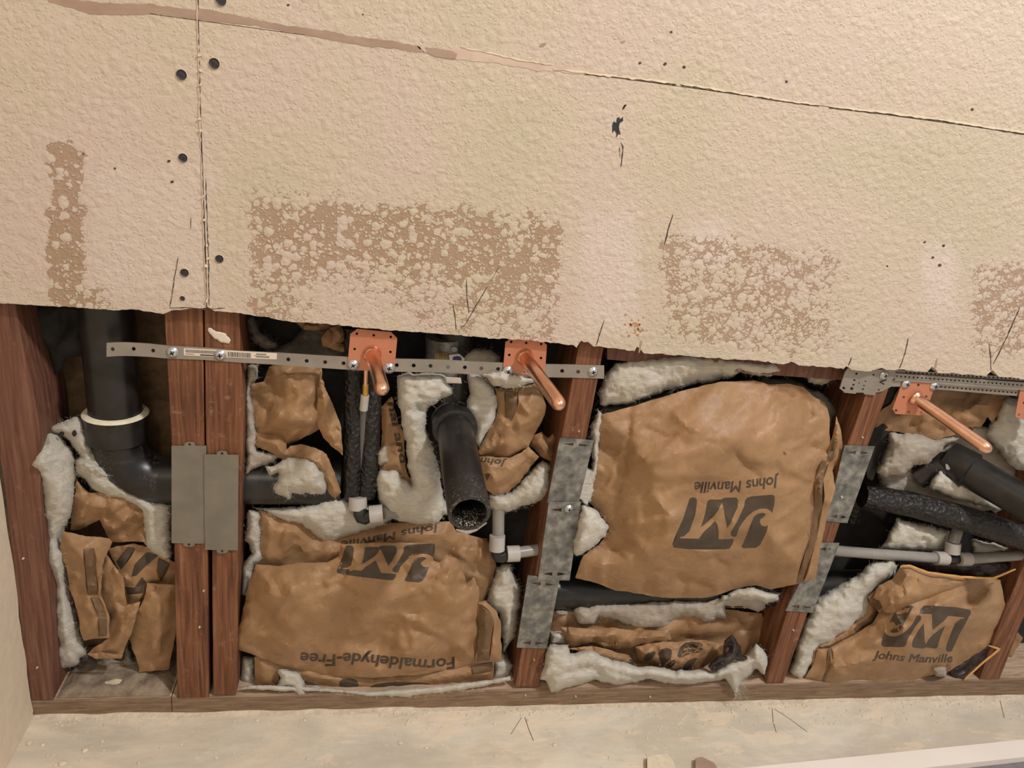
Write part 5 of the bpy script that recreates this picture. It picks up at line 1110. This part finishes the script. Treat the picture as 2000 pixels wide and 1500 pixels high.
o = nailplate([(1650, 870), (1709, 872), (1655, 1022), (1614, 1018)], 'galvanised nail plate right of the big bag, upper one', M_GALV, -.0018, spikes=(.09, .93), group=gg)
screw(1643, 971, -.0020, o, .0026)
nailplate([(1602, 1060), (1640, 1061), (1587, 1197), (1534, 1193)], 'galvanised nail plate right of the big bag, lower one', M_GALV, -.0018, spikes=(.09, .93), group=gg)
# nails and staples in the wood
for k, (x, y, Y) in enumerate([(398, 1153, -.0002), (390, 1224, -.0002), (46, 1090, -.0002), (73, 1303, -.0002), (1684, 854, -.0002), (1043, 1288, -.0002), (1549, 1230, -.0002), (1026, 1357, -.001), (1124, 1359, -.001), (1269, 1360, -.001), (1130, 842, -.0002)]):
    screw(x, y, Y, None, .0013, M_GYP, 'nail_head')
    o = bpy.context.scene.collection.objects[-1]
nh = sorted([o for o in COL.objects if o.name.startswith('nail_head')], key=lambda q: q.name)
st2 = sorted([o for o in COL.objects if o.name.startswith('wall_stud')], key=lambda q: q.name); so2 = sorted([o for o in COL.objects if o.name.startswith('sole_plate')], key=lambda q: q.name)
for o, p in zip(nh, [st2[1], st2[1], st2[0], st2[0], st2[4], st2[3], st2[4], so2[1], so2[1], so2[1], st2[3]]): o.parent = p
# plaster smears on studs
def splat(name, pts_, mat, Y, label, cat='smear', seed=1):
    o = sheet(name, pts_, None, mat, Y, bulge=.0004, rimw=6, rim=0, crum=(.0005, 8, 2), fine=.0002, step=2.5, jg=3.0, thick=.0008, seed=seed); return tag(o, label, cat)
splat('plaster_smear', C(300, 640, .15, [(690,30),(720,0),(780,30),(840,60),(900,70),(960,110),(1000,170),(980,210),(920,200),(860,170),(800,130),(730,90)]), M_LABEL, -.0012, 'white plaster smear on the right doubled stud above the strap')
splat('plaster_smear', C7([(1690,240),(1720,250),(1735,330),(1740,480),(1720,590),(1690,590),(1640,500),(1655,400),(1690,330)]), M_WOOL, -.001, 'white wool wisp hanging beside the topmost galvanised plate', 'wool', 2)
def chip(cx, cy, s, label, Y=-.004, nm='loose_fibre'):
    pass

# ------------------------------------------------------------------ floor objects
def crumb_mesh(r, seed, flat=.5):
    rs = random.Random(seed); bm = bmesh.new(); bmesh.ops.create_icosphere(bm, subdivisions=2, radius=1)
    for v in bm.verts:
        k = 1+rs.uniform(-.28, .28); v.co = Vector((v.co.x*r*k, v.co.y*r*k*rs.uniform(.8, 1), max(v.co.z, -.5)*r*flat*k))
    me = bpy.data.meshes.new('crumb'); bm.to_mesh(me); bm.free(); return me
def floor_at(px, py):
    # intersection of the sight line with the slab
    d_ = P(px, py, 0.)-np.array([0, CAMY, CAMZ]); lo_, hi_ = .2, 1.4
    for _ in range(40):
        t = (lo_+hi_)/2; q = np.array([0, CAMY, CAMZ])+d_*t
        if q[2] > zf(q[0]): lo_ = t
        else: hi_ = t
    return Vector(q.tolist())
crs = [(84, 1455, 6, 'by the left wall corner'), (166, 1466, 8, 'left of the pale patch'), (57, 1452, 7, 'hard against the left wall'), (122, 1492, 9, 'at the bottom left edge'), (782, 1452, 7, 'below the middle bay, larger of two'), (833, 1460, 5, 'below the middle bay, smaller of two'), (1083, 1456, 7, 'below the plated stud'), (1003, 1389, 5, 'against the sole plate below the plated stud'), (423, 1480, 6, 'left of centre near the bottom edge'), (200, 1449, 5, 'in front of the short sole plate'), (150, 1402, 6, 'tucked under the short sole plate'), (1130, 1382, 5, 'against the long sole plate below the big bag')]
for k, (x, y, r, w_) in enumerate(crs):
    me = crumb_mesh(r*.00052, k, .45); me.materials.append(M_CREAM); o = bpy.data.objects.new('plaster_crumb', me); COL.objects.link(o)
    q = floor_at(x, y); o.location = q+Vector((0, 0, r*.00012)); o.rotation_euler = (0, 0, k*1.3)
    tag(o, 'cream plaster crumb on the concrete '+w_, 'debris', 'plaster crumbs on the floor')
cv = []; cf = []; rs = random.Random(3)
ico = crumb_mesh(1, 99, .6); iv = [v.co.copy() for v in ico.vertices]; if_ = [tuple(p.vertices) for p in ico.polygons]
bm = bmesh.new(); bmesh.ops.create_icosphere(bm, subdivisions=1, radius=1); iv = [v.co*(1+rs.uniform(-.3, .3)) for v in bm.verts]; bm.verts.index_update(); if_ = [tuple(v.index for v in f.verts) for f in bm.faces]; bm.free()
for k in range(900):
    if k < 520: x = rs.uniform(-.40, 1.2); y = -abs(rs.gauss(0, .014))-.001
    else: x = rs.uniform(-.40, 1.2)**1; y = -rs.uniform(0, .16)
    if x < -.05 and rs.random() < .3: y *= 2
    if x > .45 and y < -.07: y *= .35
    s = rs.choice([.0006, .0008, .0011, .0016, .0022])*rs.uniform(.6, 1.1); i0 = len(cv); c = Vector((x, y, zf(x)+s*.2))
    rz = Matrix.Rotation(rs.uniform(0, 6), 3, 'Z')
    cv += [c+rz@Vector((v.x*s*1.3, v.y*s, max(v.z, -.4)*s*.6)) for v in iv]; cf += [tuple(i0+i for i in f) for f in if_]
o = link_mesh('plaster_grit', cv, cf, M_CREAM, None, False); o['kind'] = 'stuff'; tag(o, 'fine plaster grit strewn on the concrete along the sole plate', 'debris')
# low drift of plaster dust against the sole plate
vs = []; fs = []; nn_ = 160; mm = 8
for i in range(nn_+1):
    x = -.401+1.6*i/nn_
    for j in range(mm+1):
        t = j/mm; wd = .005+.008*(float(vnoise(np.array([x*18]), np.array([.5]), 3)[0])+.5); hh_ = (.0035 if x < .1 else .0016)*(float(vnoise(np.array([x*35]), np.array([.2]), 4)[0])+.8)
        y = .0-wd*t; z = zf(x)+hh_*(1-t)**1.6+.0008*float(vnoise(np.array([x*260]), np.array([t*6]), 5)[0])*(1-t)-(.0006 if j == mm else 0)
        vs.append((x, y+(.001 if j == 0 else 0), z))
for i in range(nn_):
    for j in range(mm): a = i*(mm+1)+j; fs.append((a, a+mm+1, a+mm+2, a+1)[::-1])
o = link_mesh('dust_drift', vs, fs, M_DUST); o['kind'] = 'stuff'; tag(o, 'low drift of plaster dust where the sole plate meets the floor', 'dust')
# debris in the left bay on top of the sole plate
vs = []; fs = []; xa = float(P(108, 1366)[0]); xb = float(P(330, 1366)[0])
for i in range(41):
    x = xa+(xb-xa)*i/40; zt = CAMZ-.85*(.947+.0157*(x/.85+.47))
    for j in range(17):
        y = .003+.083*j/16; e = min(1, i/3, (40-i)/3, j/2+.15)
        vs.append((x, y, zt+.0004+e*(.004+.010*(j/16)**1.5+.006*float(fbm(np.array([x*60]), np.array([y*60]), 6)[0]))))
for i in range(40):
    for j in range(16): a = i*17+j; fs.append((a, a+17, a+18, a+1))
M_GRUB = simple('grey_debris', srgb(120, 104, 88), srgb(156, 140, 118), 60, .95, 0, .8, .003)
o = link_mesh('dust_heap', vs, fs, M_GRUB); o['kind'] = 'stuff'; tag(o, 'grey dust heaped on the short sole plate in the left bay', 'dust')
o = plate('plaster_flake', jag(densify(C(0, 1240, .35, [(585,270),(640,255),(680,258),(660,275),(620,282)]), 3), .8, 4, 2), M_CREAM, None, .02, .003); tag(o, 'flat cream plaster flake on the dust heap in the left bay', 'debris')
# pencil marks on the slab
for k, (ln, lab) in enumerate([([(1019, 1401), (1008, 1418), (998, 1434)], 'left stroke of the small pencil V on the slab'), ([(1025, 1401), (1033, 1425), (1042, 1447)], 'right stroke of the small pencil V on the slab'), ([(1508, 1382), (1510, 1410), (1516, 1430)], 'upright pencil stroke on the slab below the bag with upright emblem'), ([(1511, 1384), (1545, 1406), (1576, 1429)], 'slanting pencil stroke on the slab below the bag with upright emblem'), ([(1953, 1368), (1962, 1404)], 'short pencil stroke on the slab near the right edge')]):
    L = densify(ln, 3, False); vs = []
    for i, (x, y) in enumerate(L): q = floor_at(x, y); w_ = .0004; vs += [q+Vector((-w_, 0, .0003)), q+Vector((w_, 0, .0003))]
    o = link_mesh('pencil_mark', vs, [(2*i, 2*i+1, 2*i+3, 2*i+2) for i in range(len(L)-1)], M_LINE); tag(o, lab, 'mark', 'pencil marks on the floor')

# white board lying in front at the right, and two broken pieces
q = [floor_at(1380, 1507), floor_at(2040, 1441)]
hgt = .035
def above(px, py, h):
    d_ = P(px, py, 0.)-np.array([0, CAMY, CAMZ]); lo_, hi_ = .2, 1.4
    for _ in range(40):
        t = (lo_+hi_)/2; s = np.array([0, CAMY, CAMZ])+d_*t
        if s[2] > zf(s[0])+h: lo_ = t
        else: hi_ = t
    return Vector(s.tolist())
A = above(1380, 1507, hgt); B = above(2060, 1438, hgt); Cc = above(2060, 1470, hgt); Dd = above(1560, 1522, hgt)
dx = (B-A).normalized(); wdir = Vector((dx.y, -dx.x, 0)); wd_ = .030
A0 = A-dx*.15; B0 = B+dx*.25
top4 = [A0, B0, B0+wdir*wd_, A0+wdir*wd_]
d = thing('white_board', 'white-topped board with a grey side standing at the bottom right edge', 'board', (A0+B0)/2-Vector((0, 0, hgt)))
vs = [v.copy() for v in top4]+[v-Vector((0, 0, .010)) for v in top4]
link_mesh('top_strip', vs, [(3, 2, 1, 0), (4, 5, 6, 7), (0, 1, 5, 4), (1, 2, 6, 5), (2, 3, 7, 6), (3, 0, 4, 7)], M_WHITE, d, False)
top4b = [A0+wdir*.004-Vector((0, 0, .0105)), B0+wdir*.004-Vector((0, 0, .0105)), B0+wdir*.075-Vector((0, 0, .0105)), A0+wdir*.075-Vector((0, 0, .0105))]
vs = top4b+[v-Vector((0, 0, hgt-.0115)) for v in top4b]
link_mesh('grey_base', vs, [(3, 2, 1, 0), (4, 5, 6, 7), (0, 1, 5, 4), (1, 2, 6, 5), (2, 3, 7, 6), (3, 0, 4, 7)], M_GREY, d, False)
for k, (L, lab) in enumerate([([(1262, 1488), (1272, 1484), (1300, 1481), (1312, 1493), (1318, 1512), (1262, 1512)], 'broken white drywall piece with a brown edge at the bottom edge, left one'), ([(1356, 1490), (1368, 1487), (1392, 1499), (1400, 1512), (1356, 1512)], 'broken drywall piece with a brown edge at the bottom edge, right one')]):
    base = [floor_at(*p) for p in L]; n = len(base); vs = [b_+Vector((0, 0, .0005)) for b_ in base]+[b_+Vector((0, 0, .009)) for b_ in base]
    fs = [tuple(range(n))[::-1], tuple(range(n, 2*n))]+[(i, (i+1) % n, n+(i+1) % n, n+i) for i in range(n)]
    o = link_mesh('drywall_piece', vs, fs, [M_TORN, M_CREAM if k == 0 else M_TORN], None, False)
    o.data.polygons.foreach_set('material_index', [0, 1]+[0]*n); o.data.update(); tag(o, lab, 'debris', 'broken drywall pieces')
for o in COL.objects:
    if o.type == 'MESH' and o.name.startswith('drywall_piece'):
        bm = bmesh.new(); bm.from_mesh(o.data); bmesh.ops.recalc_face_normals(bm, faces=bm.faces); bm.to_mesh(o.data); bm.free()
